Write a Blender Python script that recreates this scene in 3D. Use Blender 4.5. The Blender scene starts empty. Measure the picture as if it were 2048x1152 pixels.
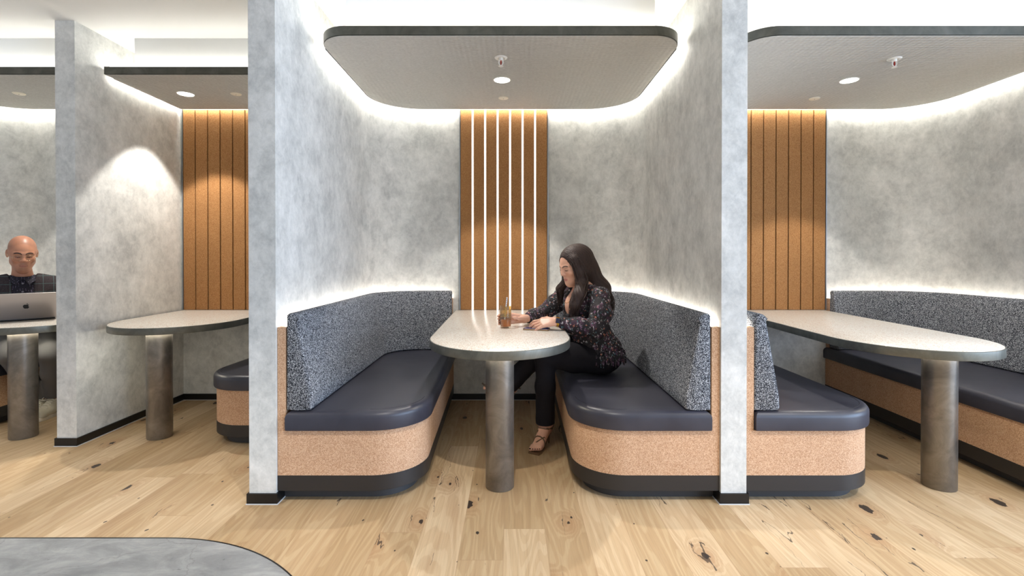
import bpy, bmesh, math, random
import numpy as np
from mathutils import Vector, Matrix
random.seed(7)
PI = math.pi
S = bpy.context.scene
COL = S.collection

# ------------------------------------------------------------------ materials
class NT:
    def __init__(s, name):
        s.m = bpy.data.materials.new(name); s.m.use_nodes = True
        s.t = s.m.node_tree; s.n = s.t.nodes; s.l = s.t.links
        s.b = s.n['Principled BSDF']
    def node(s, typ, **kw):
        n = s.n.new('ShaderNode' + typ)
        for k, v in kw.items():
            if k.startswith('i_'):
                s.put(n.inputs[k[2:].replace('_', ' ')], v)
            else: setattr(n, k, v)
        return n
    def put(s, sock, v):
        if isinstance(v, bpy.types.NodeSocket): s.l.new(v, sock)
        else:
            if isinstance(v, (tuple, list)) and sock.type == 'RGBA' and len(v) == 3: v = (*v, 1)
            sock.default_value = v
    def pos(s): return s.node('NewGeometry').outputs['Position']
    def math(s, op, a, b=0.0, c=0.0, clamp=False):
        n = s.node('Math', operation=op); n.use_clamp = clamp
        s.put(n.inputs[0], a); s.put(n.inputs[1], b); s.put(n.inputs[2], c); return n.outputs[0]
    def vmul(s, v, k):
        n = s.node('VectorMath', operation='MULTIPLY'); s.put(n.inputs[0], v); s.put(n.inputs[1], k); return n.outputs[0]
    def vadd(s, v, k):
        n = s.node('VectorMath', operation='ADD'); s.put(n.inputs[0], v); s.put(n.inputs[1], k); return n.outputs[0]
    def noise(s, vec, scale, detail=4, rough=.55, dist=0, out=0):
        n = s.node('TexNoise'); s.put(n.inputs['Vector'], vec); n.inputs['Scale'].default_value = scale
        n.inputs['Detail'].default_value = detail; n.inputs['Roughness'].default_value = rough
        n.inputs['Distortion'].default_value = dist; return n.outputs[out]
    def voro(s, vec, scale, feature='F1', rnd=1.0):
        n = s.node('TexVoronoi', feature=feature); s.put(n.inputs['Vector'], vec)
        n.inputs['Scale'].default_value = scale; n.inputs['Randomness'].default_value = rnd; return n
    def ramp(s, fac, stops, interp='LINEAR'):
        n = s.node('ValToRGB'); cr = n.color_ramp; cr.interpolation = interp
        while len(cr.elements) < len(stops): cr.elements.new(.5)
        for e, (p, c) in zip(cr.elements, stops):
            e.position = p; e.color = (*c, 1) if not isinstance(c, (int, float)) else (c, c, c, 1)
        s.put(n.inputs[0], fac); return n.outputs[0]
    def mix(s, fac, a, b, mode='MIX'):
        n = s.node('Mix', data_type='RGBA', blend_type=mode)
        s.put(n.inputs[0], fac); s.put(n.inputs[6], a); s.put(n.inputs[7], b); return n.outputs[2]
    def bump(s, h, strength=.2, dist=.002):
        n = s.node('Bump'); n.inputs['Strength'].default_value = strength; n.inputs['Distance'].default_value = dist
        s.put(n.inputs['Height'], h); s.put(s.b.inputs['Normal'], n.outputs[0])
    def set(s, **kw):
        for k, v in kw.items(): s.put(s.b.inputs[k.replace('_', ' ')], v)
        return s

def srgb(r, g, b):
    f = lambda c: (c / 255 / 12.92) if c / 255 <= .04045 else ((c / 255 + .055) / 1.055) ** 2.4
    return (f(r), f(g), f(b))

MAT = {}
def simple(name, col, rough=.5, metal=0, spec=.5, **kw):
    t = NT(name); t.set(Base_Color=col, Roughness=rough, Metallic=metal)
    t.b.inputs['Specular IOR Level'].default_value = spec
    t.set(**kw); MAT[name] = t.m; return t

def emis(name, col, strength):
    t = NT(name); t.set(Base_Color=(.8, .8, .8), Emission_Color=col, Emission_Strength=strength); MAT[name] = t.m

# micro-cement render of the partition walls
t = NT('microcement'); P = t.pos()
n1 = t.noise(P, 4.4, 8, .64, .2); n2 = t.noise(t.vmul(t.vadd(P, (7, 3, 1)), (1, 1, .8)), 19, 8, .74, .4); n3 = t.noise(P, 42, 6, .7, .8)
v = t.math('ADD', t.math('MULTIPLY', n1, .45), t.math('ADD', t.math('MULTIPLY', n2, .4), t.math('MULTIPLY', n3, .15)))
t.set(Base_Color=t.ramp(v, [(.37, srgb(174, 175, 173)), (.5, srgb(205, 205, 201)), (.63, srgb(229, 228, 224))]), Roughness=.62)
t.b.inputs['Specular IOR Level'].default_value = .3
t.bump(n3, .08, .003); MAT['microcement'] = t.m

# concrete tile inset of the floor
t = NT('concrete_floor'); P = t.pos()
n1 = t.noise(t.vmul(P, (1.6, 3.2, 1)), 3, 9, .7, .5); n2 = t.noise(t.vmul(P, (1, 2.2, 1)), 26, 6, .7, .6)
c = t.ramp(n1, [(.36, srgb(122, 124, 126)), (.52, srgb(143, 145, 146)), (.66, srgb(162, 163, 163))])
pit = t.ramp(n2, [(.30, .55), (.37, 1.0)])
vd = t.voro(t.vadd(t.vmul(P, (1.4, 2.0, 1)), t.vmul(t.noise(P, 3, 5, .6, 0, 1), (.5, .5, 0))), 1.3, 'DISTANCE_TO_EDGE').outputs[0]
crk = t.ramp(vd, [(.0, .72), (.006, 1.0)])
t.set(Base_Color=t.mix(1, t.mix(1, c, pit, 'MULTIPLY'), crk, 'MULTIPLY'), Roughness=.5); MAT['concrete_floor'] = t.m

# oak boards running away from the camera
t = NT('oak_boards'); P = t.pos()
sep = t.node('SeparateXYZ'); t.put(sep.inputs[0], P); X, Y = sep.outputs[0], sep.outputs[1]
W, L = .18, 1.95
px = t.math('DIVIDE', t.math('SUBTRACT', X, .145 - 40 * W), W)
pi_ = t.math('FLOOR', px); fx = t.math('FRACT', px)
wn = t.node('TexWhiteNoise', noise_dimensions='1D'); t.put(wn.inputs['W'], pi_)
py = t.math('ADD', t.math('DIVIDE', t.math('ADD', Y, 20), L), t.math('MULTIPLY', wn.outputs[0], 7))
pj = t.math('FLOOR', py); fy = t.math('FRACT', py)
cv = t.node('CombineXYZ'); t.put(cv.inputs[0], pi_); t.put(cv.inputs[1], pj)
wc = t.node('TexWhiteNoise', noise_dimensions='2D'); t.put(wc.inputs[0], cv.outputs[0])
rnd, rcol = wc.outputs[0], wc.outputs[1]
Q = t.vadd(P, t.vmul(rcol, (9, 31, 17)))
sw = lambda sx_, sy_, a: t.vmul(t.vadd(t.noise(t.vmul(Q, (sx_, sy_, 1)), 1, 3, .55, 0, 1), (-.5, -.5, -.5)), (a, a, 0))
# knots: flattened discs with a swirl of grain round them
def knots(sx_, sy_, gate, r0, r1, off):
    v = t.node('TexVoronoi', feature='F1', voronoi_dimensions='2D'); v.inputs['Scale'].default_value = 1
    t.put(v.inputs['Vector'], t.vadd(t.vadd(t.vmul(Q, (sx_, sy_, 0)), off), sw(30, 14, .10)))
    q = t.node('SeparateXYZ'); t.put(q.inputs[0], v.outputs['Color'])
    on = t.math('GREATER_THAN', q.outputs[0], gate)
    r = t.math('MULTIPLY_ADD', t.math('POWER', q.outputs[1], 2.0), r1, r0)
    return v.outputs['Distance'], on, r
kd, on, rr = knots(3.1, 1.7, .38, .018, .058, (0, 0, 0))
kd2, on2, rr2 = knots(5.2, 3.4, .62, .012, .026, (5.3, 2.1, 0))
near = t.math('MULTIPLY', on, t.ramp(kd, [(.03, 1.0), (.26, 0.0)], 'EASE'))
low = t.noise(t.vmul(Q, (5.5, .55, 1)), 1, 2, .45, .15)
hgt = t.math('ADD', t.math('MULTIPLY', low, 17), t.math('MULTIPLY', near, 3.2))
wob = t.noise(t.vmul(Q, (40, 3, 1)), 1, 3, .6)
ring = t.math('SINE', t.math('MULTIPLY', t.math('ADD', hgt, t.math('MULTIPLY', wob, .45)), 2 * PI))
fine = t.noise(t.vmul(Q, (330, 7, 1)), 1, 3, .7)
med = t.noise(t.vmul(t.vadd(Q, sw(6, 1, .03)), (60, 1.6, 1)), 1, 4, .65)
tone = t.ramp(rnd, [(0, srgb(182, 155, 118)), (.3, srgb(200, 174, 138)), (.62, srgb(212, 188, 154)), (.8, srgb(188, 161, 124)), (1, srgb(204, 179, 143))])
c = t.mix(.24, tone, t.ramp(ring, [(0, srgb(206, 180, 152)), (.45, (1, 1, 1)), (1, (1, 1, 1))]), 'MULTIPLY')
c = t.mix(.23, c, t.ramp(med, [(.32, srgb(190, 164, 138)), (.56, (1, 1, 1))]), 'MULTIPLY')
c = t.mix(.25, c, t.ramp(fine, [(.32, .55), (.58, 1.0)]), 'MULTIPLY')
hs = t.noise(t.vmul(t.vadd(Q, sw(5, 2, .08)), (6, .45, 1)), 1, 3, .5, .3)
c = t.mix(t.ramp(hs, [(.60, 0.0), (.74, .42)]), c, srgb(152, 116, 84))
c = t.mix(t.math('MULTIPLY', near, .42), c, srgb(160, 118, 82))
core = t.math('MULTIPLY', on, t.math('LESS_THAN', kd, rr)); core2 = t.math('MULTIPLY', on2, t.math('LESS_THAN', kd2, rr2))
c = t.mix(t.math('MULTIPLY', t.math('MAXIMUM', core, core2), .93), c, srgb(36, 31, 31))
# filled black cracks run through the knots and along some boards
ck = t.noise(t.vmul(t.vadd(Q, sw(24, 9, .05)), (11, .9, 1)), 1, 2, .5, .3)
gate = t.math('MAXIMUM', t.math('MULTIPLY', on, t.math('LESS_THAN', kd, .17)), t.math('GREATER_THAN', t.noise(t.vmul(Q, (5, 1.1, 1)), 1, 1, .5), .62))
crack = t.math('MULTIPLY', t.math('LESS_THAN', t.math('ABSOLUTE', t.math('SUBTRACT', ck, .5)), t.math('MULTIPLY_ADD', med, .012, -.001)), gate)
c = t.mix(t.math('MULTIPLY', crack, .8), c, srgb(48, 40, 38))
ex = t.math('MINIMUM', fx, t.math('SUBTRACT', 1, fx)); ey = t.math('MINIMUM', fy, t.math('SUBTRACT', 1, fy))
j = t.math('MAXIMUM', t.math('LESS_THAN', ex, .0075), t.math('LESS_THAN', ey, .0009))
c = t.mix(t.math('MULTIPLY', j, .5), c, srgb(160, 130, 98))
t.set(Base_Color=c, Roughness=t.math('MULTIPLY_ADD', fine, .2, .40)); t.b.inputs['Specular IOR Level'].default_value = .35
t.bump(t.math('SUBTRACT', fine, t.math('MULTIPLY', j, 1.5)), .10, .0015); MAT['oak_boards'] = t.m

def cork(name, dk, md, lt, sc):
    t = NT(name); P = t.pos()
    n = t.noise(P, sc, 3, .7); v = t.voro(P, sc * .9); sp = t.node('SeparateXYZ'); t.put(sp.inputs[0], v.outputs['Color'])
    f = t.math('ADD', t.math('MULTIPLY', n, .55), t.math('MULTIPLY', sp.outputs[0], .45))
    big = t.noise(P, 5, 3, .5)
    c = t.ramp(f, [(.22, dk), (.5, md), (.8, lt)])
    t.set(Base_Color=t.mix(.25, c, t.ramp(big, [(.3, .75), (.7, 1.0)]), 'MULTIPLY'), Roughness=.8)
    t.b.inputs['Specular IOR Level'].default_value = .2
    t.bump(f, .15, .001); MAT[name] = t.m
cork('bench_cork', srgb(156, 116, 86), srgb(199, 159, 126), srgb(224, 192, 162), 400)
cork('slat_cork', srgb(124, 84, 48), srgb(158, 112, 68), srgb(184, 140, 94), 430)

# tweed of the backrests: short black and pale yarn flecks
t = NT('tweed'); P = t.pos()
n = t.noise(t.vmul(P, (1, 1, 1.25)), 290, 2.5, .75); n2 = t.noise(t.vadd(P, (4, 4, 4)), 150, 2, .6)
v = t.voro(P, 380); sp = t.node('SeparateXYZ'); t.put(sp.inputs[0], v.outputs['Color'])
f = t.math('ADD', t.math('MULTIPLY', n, .6), t.math('MULTIPLY', sp.outputs[1], .4))
c = t.ramp(f, [(.34, srgb(27, 28, 33)), (.47, srgb(66, 69, 76)), (.56, srgb(114, 117, 124)), (.70, srgb(204, 206, 209))])
t.set(Base_Color=c, Roughness=.95); t.b.inputs['Specular IOR Level'].default_value = .1
t.bump(f, .6, .002); MAT['tweed'] = t.m

t = NT('navy_leather'); P = t.pos()
n = t.noise(P, 240, 3, .6); n2 = t.noise(P, 6, 3, .5)
t.set(Base_Color=t.ramp(n2, [(.3, srgb(44, 44, 54)), (.7, srgb(57, 57, 67))]), Roughness=t.math('MULTIPLY_ADD', n2, .15, .34))
t.bump(t.math('ADD', t.math('MULTIPLY', n, .3), n2), .12, .002); MAT['navy_leather'] = t.m
simple('seam_thread', srgb(20, 20, 26), .8)

def patina(name, a, b, c, rough, metal):
    t = NT(name); P = t.pos()
    n = t.noise(P, 7, 7, .65, .8); n2 = t.noise(t.vmul(P, (60, 60, 6)), 1, 4, .6); n3 = t.noise(P, 40, 3, .6)
    t.set(Base_Color=t.ramp(n, [(.3, a), (.5, b), (.72, c)]), Metallic=metal,
          Roughness=t.math('ADD', rough - .1, t.math('MULTIPLY', n2, .2)))
    t.bump(n3, .05, .002); MAT[name] = t.m
patina('aged_metal', srgb(108, 102, 95), srgb(130, 124, 116), srgb(152, 146, 138), .34, .65)
patina('edge_metal', srgb(94, 94, 87), srgb(112, 112, 104), srgb(130, 129, 121), .42, .7)
patina('canopy_metal', srgb(66, 66, 60), srgb(80, 80, 73), srgb(96, 95, 88), .45, .5)
simple('black_trim', srgb(14, 13, 14), .35)
simple('fascia_black', srgb(40, 37, 36), .45)
simple('plinth_grey', srgb(56, 55, 56), .55)
simple('aluminium', srgb(176, 182, 190), .35, .8)
simple('pale_strip', srgb(200, 204, 208), .6)  # thin pale strip along the foot of the black baseboards
simple('white_paint', srgb(240, 240, 237), .75, spec=.2)
simple('white_enamel', srgb(236, 234, 228), .4)
simple('cream_plastic', srgb(238, 231, 214), .5)
simple('chrome', (.75, .76, .78), .12, 1)
simple('red_bulb', srgb(150, 20, 14), .1)

# terrazzo table top
t = NT('terrazzo'); P = t.pos()
v = t.voro(P, 230); sp = t.node('SeparateXYZ'); t.put(sp.inputs[0], v.outputs['Color'])
v2 = t.voro(t.vadd(P, (3, 1, 2)), 110); sp2 = t.node('SeparateXYZ'); t.put(sp2.inputs[0], v2.outputs['Color'])
c = t.ramp(sp.outputs[0], [(0, srgb(208, 200, 188)), (.40, srgb(219, 212, 202)), (.70, srgb(230, 226, 219)), (.88, srgb(192, 162, 134)), (.95, srgb(164, 124, 94))], 'CONSTANT')
chip = t.math('MULTIPLY', t.math('GREATER_THAN', sp2.outputs[0], .9), t.math('LESS_THAN', v2.outputs['Distance'], .33))
c = t.mix(t.math('MULTIPLY', chip, .55), c, srgb(196, 150, 112))
t.set(Base_Color=c, Roughness=.3); MAT['terrazzo'] = t.m

# canopy underside: pressed acoustic felt with a small diamond wave
t = NT('canopy_felt'); P = t.pos()
sx = t.node('SeparateXYZ'); t.put(sx.inputs[0], P)
wv = lambda a: t.math('SINE', t.math('MULTIPLY', a, 2 * PI / .062))
h = t.math('MULTIPLY', wv(t.math('ADD', sx.outputs[0], sx.outputs[1])), wv(t.math('SUBTRACT', sx.outputs[0], sx.outputs[1])))
n = t.noise(t.vmul(P, (1, 2.5, 1)), 60, 4, .6)
t.set(Base_Color=t.ramp(n, [(.3, srgb(180, 179, 175)), (.7, srgb(198, 197, 193))]), Roughness=.85)
t.b.inputs['Specular IOR Level'].default_value = .2
t.bump(t.math('ADD', h, t.math('MULTIPLY', n, .9)), .4, .005); MAT['canopy_felt'] = t.m

emis('cove_light', (1.0, .965, .88), 50)
emis('cove_light_top', (1.0, .97, .90), 25)
emis('seat_light', (1.0, .955, .85), 34)
emis('post_light', (1.0, .93, .75), 48)
emis('slat_light', (1.0, .97, .93), 2.2)
emis('lens_light', (1.0, .96, .9), 9)

# ------------------------------------------------------------------ mesh building
class MB:
    def __init__(s): s.v = []; s.f = []; s.mi = []
    def add(s, vs, fs, m=0):
        o = len(s.v); s.v += [tuple(map(float, p)) for p in vs]
        s.f += [tuple(o + i for i in f) for f in fs]; s.mi += [m] * len(fs); return s
    def box(s, x0, x1, y0, y1, z0, z1, m=0):
        return s.add([(x0, y0, z0), (x1, y0, z0), (x1, y1, z0), (x0, y1, z0), (x0, y0, z1), (x1, y0, z1), (x1, y1, z1), (x0, y1, z1)],
                     [(0, 3, 2, 1), (4, 5, 6, 7), (0, 1, 5, 4), (1, 2, 6, 5), (2, 3, 7, 6), (3, 0, 4, 7)], m)
    def loops(s, rings, cap0=True, cap1=True, closed=True, m=0):
        n = len(rings[0]); vs = [p for r in rings for p in r]; fs = []
        for k in range(len(rings) - 1):
            for i in range(n if closed else n - 1):
                j = (i + 1) % n
                fs.append((k * n + i, k * n + j, (k + 1) * n + j, (k + 1) * n + i))
        if cap0: fs.append(tuple(range(n - 1, -1, -1)))
        if cap1: fs.append(tuple((len(rings) - 1) * n + i for i in range(n)))
        return s.add(vs, fs, m)
    def prism(s, poly, prof, m=0):
        """poly: outline in plan (any winding); prof: (inset, z) from bottom to top"""
        poly = ccw(poly)
        return s.loops([[(x, y, z) for x, y in inset(poly, d)] for d, z in prof], m=m)
    def tube(s, pts, rad, seg=10, m=0, cap=True):
        pts = [Vector(p) for p in pts]; n = len(pts)
        if not hasattr(rad, '__len__'): rad = [rad] * n
        up = None; rings = []
        for i, p in enumerate(pts):
            d = (pts[min(i + 1, n - 1)] - pts[max(i - 1, 0)]).normalized()
            if up is None:
                up = Vector((0, 0, 1)) if abs(d.z) < .9 else Vector((1, 0, 0))
            a = (up - d * up.dot(d)).normalized(); b = d.cross(a); up = a
            rings.append([p + (a * math.cos(2 * PI * k / seg) + b * math.sin(2 * PI * k / seg)) * rad[i] for k in range(seg)])
        return s.loops(rings, cap, cap, m=m)
    def lathe(s, prof, c=(0, 0, 0), seg=48, m=0, cap0=True, cap1=True):
        rings = [[(c[0] + r * math.cos(2 * PI * k / seg), c[1] + r * math.sin(2 * PI * k / seg), c[2] + z) for k in range(seg)] for r, z in prof]
        return s.loops(rings, cap0, cap1, m=m)
    def torus(s, c, R, r, seg=40, seg2=8, m=0, nrm=(0, 0, 1), arc=(0, 2 * PI)):
        q = Vector((0, 0, 1)).rotation_difference(Vector(nrm)); full = abs(arc[1] - arc[0] - 2 * PI) < 1e-6
        pts = []
        K = seg if full else seg + 1
        rings = []
        for k in range(K):
            a = arc[0] + (arc[1] - arc[0]) * k / seg
            rings.append([Vector(c) + q @ Vector(((R + r * math.cos(2 * PI * i / seg2)) * math.cos(a), (R + r * math.cos(2 * PI * i / seg2)) * math.sin(a), r * math.sin(2 * PI * i / seg2))) for i in range(seg2)])
        if full: rings.append(rings[0])
        return s.loops(rings, not full, not full, m=m)
    def ell(s, c, r, seg=20, m=0, R=None):
        rings = []; N = seg // 2
        for i in range(1, N):
            th = PI * i / N
            rings.append([(math.sin(th) * math.cos(2 * PI * k / seg) * r[0], math.sin(th) * math.sin(2 * PI * k / seg) * r[1], -math.cos(th) * r[2]) for k in range(seg)])
        R = R or Matrix.Identity(3)
        rings = [[Vector(c) + R @ Vector(p) for p in q] for q in rings]
        return s.loops(rings, True, True, m=m)

def ccw(p):
    a = sum(p[i][0] * p[(i + 1) % len(p)][1] - p[(i + 1) % len(p)][0] * p[i][1] for i in range(len(p)))
    return list(p) if a > 0 else list(p)[::-1]
def inset(p, d):
    if abs(d) < 1e-9: return list(p)
    out = []; n = len(p)
    for i in range(n):
        a, b, c = Vector(p[i - 1]), Vector(p[i]), Vector(p[(i + 1) % n])
        e1 = (b - a).normalized(); e2 = (c - b).normalized()
        n1 = Vector((-e1.y, e1.x)); n2 = Vector((-e2.y, e2.x))
        k = (n1 + n2); k = k / max(k.dot(n1), .35) if k.length > 1e-6 else n1
        out.append(tuple(b + k * d))
    return out
def arc(cx, cy, rx, ry, a0, a1, n=12):
    return [(cx + rx * math.cos(math.radians(a0 + (a1 - a0) * i / n)), cy + ry * math.sin(math.radians(a0 + (a1 - a0) * i / n))) for i in range(n + 1)]

WLOC = {}
def wloc(o): return WLOC.get(o.name, Vector((0, 0, 0)))
def tag(o, label=None, cat=None, group=None, kind=None):
    if label: o['label'] = label
    if cat: o['category'] = cat
    if group: o['group'] = group
    if kind: o['kind'] = kind
    return o
def thing(name, loc, label, cat, group=None):
    o = bpy.data.objects.new(name, None); COL.objects.link(o); o.location = loc; o.empty_display_size = .05
    WLOC[o.name] = Vector(loc); return tag(o, label, cat, group)
def obj(name, mb, mats, parent=None, loc=None, smooth=38, attr=None):
    """world-space mesh -> one object; its origin at loc (top level) or at its parent"""
    base = wloc(parent) if parent else Vector(loc or (0, 0, 0))
    me = bpy.data.meshes.new(name)
    me.from_pydata([tuple(Vector(p) - base) for p in mb.v], [], mb.f)
    if isinstance(mats, str): mats = [mats]
    for m in mats: me.materials.append(MAT[m])
    if len(mats) > 1: me.polygons.foreach_set('material_index', mb.mi)
    if smooth:
        me.polygons.foreach_set('use_smooth', [True] * len(me.polygons))
        me.set_sharp_from_angle(angle=math.radians(smooth))
    if attr is not None:
        ca = me.color_attributes.new('tint', 'FLOAT_COLOR', 'POINT')
        ca.data.foreach_set('color', np.concatenate([attr, np.ones((len(attr), 1))], 1).astype(np.float32).ravel())
    bm = bmesh.new(); bm.from_mesh(me)
    if len(mb.f) < 60000: bmesh.ops.recalc_face_normals(bm, faces=bm.faces)
    bm.to_mesh(me); bm.free(); me.update()
    o = bpy.data.objects.new(name, me); COL.objects.link(o); WLOC[o.name] = base
    if parent: o.parent = parent
    else: o.location = base
    return o
def struct(name, mb, mats, smooth=38):
    return tag(obj(name, mb, mats, smooth=smooth), kind='structure')

# ------------------------------------------------------------------ the room
YB = 4.147; H = 2.70; R = .41
struct('floor', MB().box(-7, 7, -4.5, 4.35, -.08, 0), 'oak_boards', 0)
edge = arc(-1.474, 2.092 - .95, .95, .95, 90, 0, 40)
poly = [(-7, 2.092)] + edge + [(-.524, -4.5), (-7, -4.5)]
struct('floor_concrete', MB().prism(poly, [(0, 0.0005), (0, .003)]), 'concrete_floor', 0)
tr = MB(); line = [(-7, 2.092)] + edge + [(-.524, -4.5)]
o1 = [(x, y, .0005) for x, y in line]
def offl(l, d):
    out = []
    for i in range(len(l)):
        a, b = Vector(l[max(i - 1, 0)]), Vector(l[min(i + 1, len(l) - 1)]); e = (b - a).normalized(); out.append(tuple(Vector(l[i]) + Vector((-e.y, e.x)) * d))
    return out
l2 = offl(line, .005)
tr.loops([[(x, y, .0005) for x, y in line], [(x, y, .0045) for x, y in line], [(x, y, .0045) for x, y in l2], [(x, y, .0005) for x, y in l2]], False, False, closed=False)
struct('trim_1', tr, 'black_trim', 0)
struct('ceiling', MB().box(-7, 7, -4.5, 4.35, H, H + .1), 'white_paint', 0)
struct('wall_back', MB().box(-4.6, 3.7, YB, YB + .15, 0, H), 'microcement', 0)

def fin(name, x0, x1, yf, left_fil, right_fil, xl=None):
    """a partition from the back wall forward, its rear corners swept into the back wall"""
    p = [(x0, yf), (x1, yf)]
    e = YB + .01
    if right_fil: p += [(x1, YB - R)] + arc(x1 + R, YB - R, R, R, 180, 90, 20)[1:] + [(x1 + R, e)]
    else: p += [(x1, e)]
    if left_fil: p += [(x0 - R, e)] + arc(x0 - R, YB - R, R, R, 90, 0, 20)
    else: p += [(x0, e)]
    mb = MB().prism(p, [(0, 0), (0, H)])
    return struct(name, mb, 'microcement', 30)
FINS = dict(left=(-1.28, -1.149, 2.393), right=(1.018, 1.142, 2.393), far_left=(-2.895, -2.77, 3.127), far_right=(3.44, 3.565, 2.393), outer_left=(-4.475, -4.35, 3.127))
fin('wall_left', *FINS['left'], True, True)
fin('wall_right', *FINS['right'], True, False)
fin('wall_far_left', *FINS['far_left'], False, False)
fin('wall_far_right', *FINS['far_right'], True, False)
fin('wall_outer_left', *FINS['outer_left'], False, True)
for k, (x0, x1, yf) in FINS.items():
    mb = MB().box(x0 - .009, x1 + .009, yf - .009, YB, .004, .052); mb.box(x0 - .012, x1 + .012, yf - .012, YB, 0, .004, 1)
    struct('baseboard_' + k, mb, ['black_trim', 'pale_strip'], 0)
mb = MB()
for a, b in ((-4.35, -2.895), (-2.77, -1.28), (-1.149, 1.018), (1.142, 3.44)):
    mb.box(a, b, YB - .009, YB, .004, .052); mb.box(a, b, YB - .012, YB, 0, .004, 1)
struct('baseboard_back', mb, ['black_trim', 'pale_strip'], 0)

# ------------------------------------------------------------------ benches
def bench(xw, s, U, Ub, yf, r, label, wood_yf=None):
    """xw: wall face, s: +1 when the bench grows to +X; U/Ub seat depth at front/back"""
    root = thing('banquette_bench', (xw + s * U / 2, (yf + YB) / 2, 0), label, 'bench', 'cork and leather booth benches')
    g = .002
    def plan(over=0, ins=0, wall=g):
        y0 = yf + ins - over; u1 = U - ins + over; ub = Ub - ins + over; rr = r - ins + over
        p = [(wall, y0)] + arc(u1 - rr, y0 + rr, rr, rr, -90, 0, 16) + [(ub, YB - g)] + arc(R, YB - R, R - wall, R - g, 90, 180, 14)
        return [(xw + s * u, y) for u, y in p]
    obj('plinth', MB().prism(plan(ins=.06), [(0, 0), (0, .058)]), 'plinth_grey', root)
    obj('fascia', MB().prism(plan(over=.001), [(.003, .056), (0, .058), (0, .133)]), 'fascia_black', root)
    obj('cork_base', MB().prism(plan(), [(0, .133), (0, .353)]), 'bench_cork', root)
    top = .449
    rr = .032
    prof = [(.012, .3535), (.002, .357), (0, .366), (0, top - rr)] + [(rr - rr * math.cos(a), top - rr + rr * math.sin(a)) for a in [PI / 2 * i / 6 for i in range(1, 7)]] + [(.07, top + .002)]
    cush = obj('seat_cushion', MB().prism(plan(over=.018, wall=.045), prof), 'navy_leather', root)
    # a piped seam just inside the cushion's top edge
    pl = ccw(plan(over=.018, wall=.045)); q = inset(pl, .042)
    if s < 0: q = q[::-1]
    qs = sorted(range(len(q)), key=lambda i: (q[i][0] - xw) * s)
    seam = [p for p in inset(ccw(plan(over=.018, wall=.045)), .042) if (p[0] - xw) * s > .16]
    # start the open polyline at the front wall end
    k = min(range(len(seam)), key=lambda i: abs((seam[i][0] - xw) * s - .16) + (0 if seam[i][1] < yf + .2 else 9))
    seam = seam[k:] + seam[:k]
    if len(seam) > 3 and (Vector(seam[1]) - Vector(seam[0])).length > (Vector(seam[-1]) - Vector(seam[0])).length: seam = [seam[0]] + seam[:0:-1]
    seam = [p for p in seam if p[1] < YB - .2]
    obj('seam', MB().tube([(x, y, top - .0002) for x, y in seam], .0016, 6), 'seam_thread', cush)
    # stations along the wall for what is swept against it
    st = [((0, yf + .0005), (1, 0)), ((0, YB - R), (1, 0))]
    st += [((R + R * math.cos(a), YB - R + R * math.sin(a)), (-math.cos(a), -math.sin(a))) for a in [PI - PI / 2 * i / 16 for i in range(1, 16)]]
    st += [((R, YB), (0, -1)), ((Ub - .005, YB), (0, -1))]
    def sweep(mb, sec, trim0=0, trim1=0, soft=0, m=0):
        ss = [list(map(list, q)) for q in st]; ss[0][0][1] += trim0; ss[-1][0][0] -= trim1
        if soft:
            a0 = ss[0]; a1 = ss[-1]
            ss = [a0, [[0, a0[0][1] + soft * .3], a0[1]], [[0, a0[0][1] + soft], a0[1]]] + ss[1:-1] + [[[a1[0][0] - soft, YB], a1[1]], [[a1[0][0] - soft * .3, YB], a1[1]], a1]
        cx = sum(d for d, z in sec) / len(sec); cz = sum(z for d, z in sec) / len(sec); rings = []
        for i, (b, nn) in enumerate(ss):
            k = 1
            sh = 0
            if soft: sh = {0: soft, 1: soft * .3}.get(min(i, len(ss) - 1 - i), 0)
            ring = []
            for d, z in sec:
                dd = d - sh * (1 if d > cx else -1) * .8; zz = z - sh * (1 if z > cz else -.3) * .8
                ring.append((xw + s * (b[0] + nn[0] * dd), b[1] + nn[1] * dd, zz))
            rings.append(ring if s > 0 else ring[::-1])
        return mb.loops(rings, m=m)
    obj('back_panel', sweep(MB(), [(g, .353), (.041, .353), (.041, .858), (g, .858)]), 'bench_cork', root)
    sec = [(.043, .452), (.10, .450), (.160, .452), (.171, .462), (.168, .52), (.13, .74), (.104, .89), (.098, .910), (.086, .922), (.072, .926), (.056, .925), (.045, .916)]
    obj('backrest', sweep(MB(), sec, .0, .0, .012), 'tweed', root, smooth=50)
    obj('light_strip', sweep(MB(), [(.012, .859), (.026, .859), (.026, .866), (.012, .866)], .045, .02), 'seat_light', root)
    return root
bench(-1.149, 1, .70, .657, 2.405, .25, 'cork booth bench with navy seat left of the table with the iced drink')
bench(1.018, -1, .70, .674, 2.405, .25, 'cork booth bench with navy seat on which the long-haired woman sits')
bench(1.142, 1, .708, .69, 2.405, .25, 'short-looking cork bench with its backrest seen end-on, right of the right-hand partition')
bench(3.44, -1, .83, .80, 2.27, .2, 'long cork bench with tweed backrest running along the right edge behind the table')
bench(-1.28, -1, .706, .67, 3.125, .25, 'cork bench end with navy seat peeking out left of the tall left partition')
bench(-4.35, 1, .70, .66, 3.125, .25, 'cork bench at the left edge under the seated man in the plaid jacket')

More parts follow.
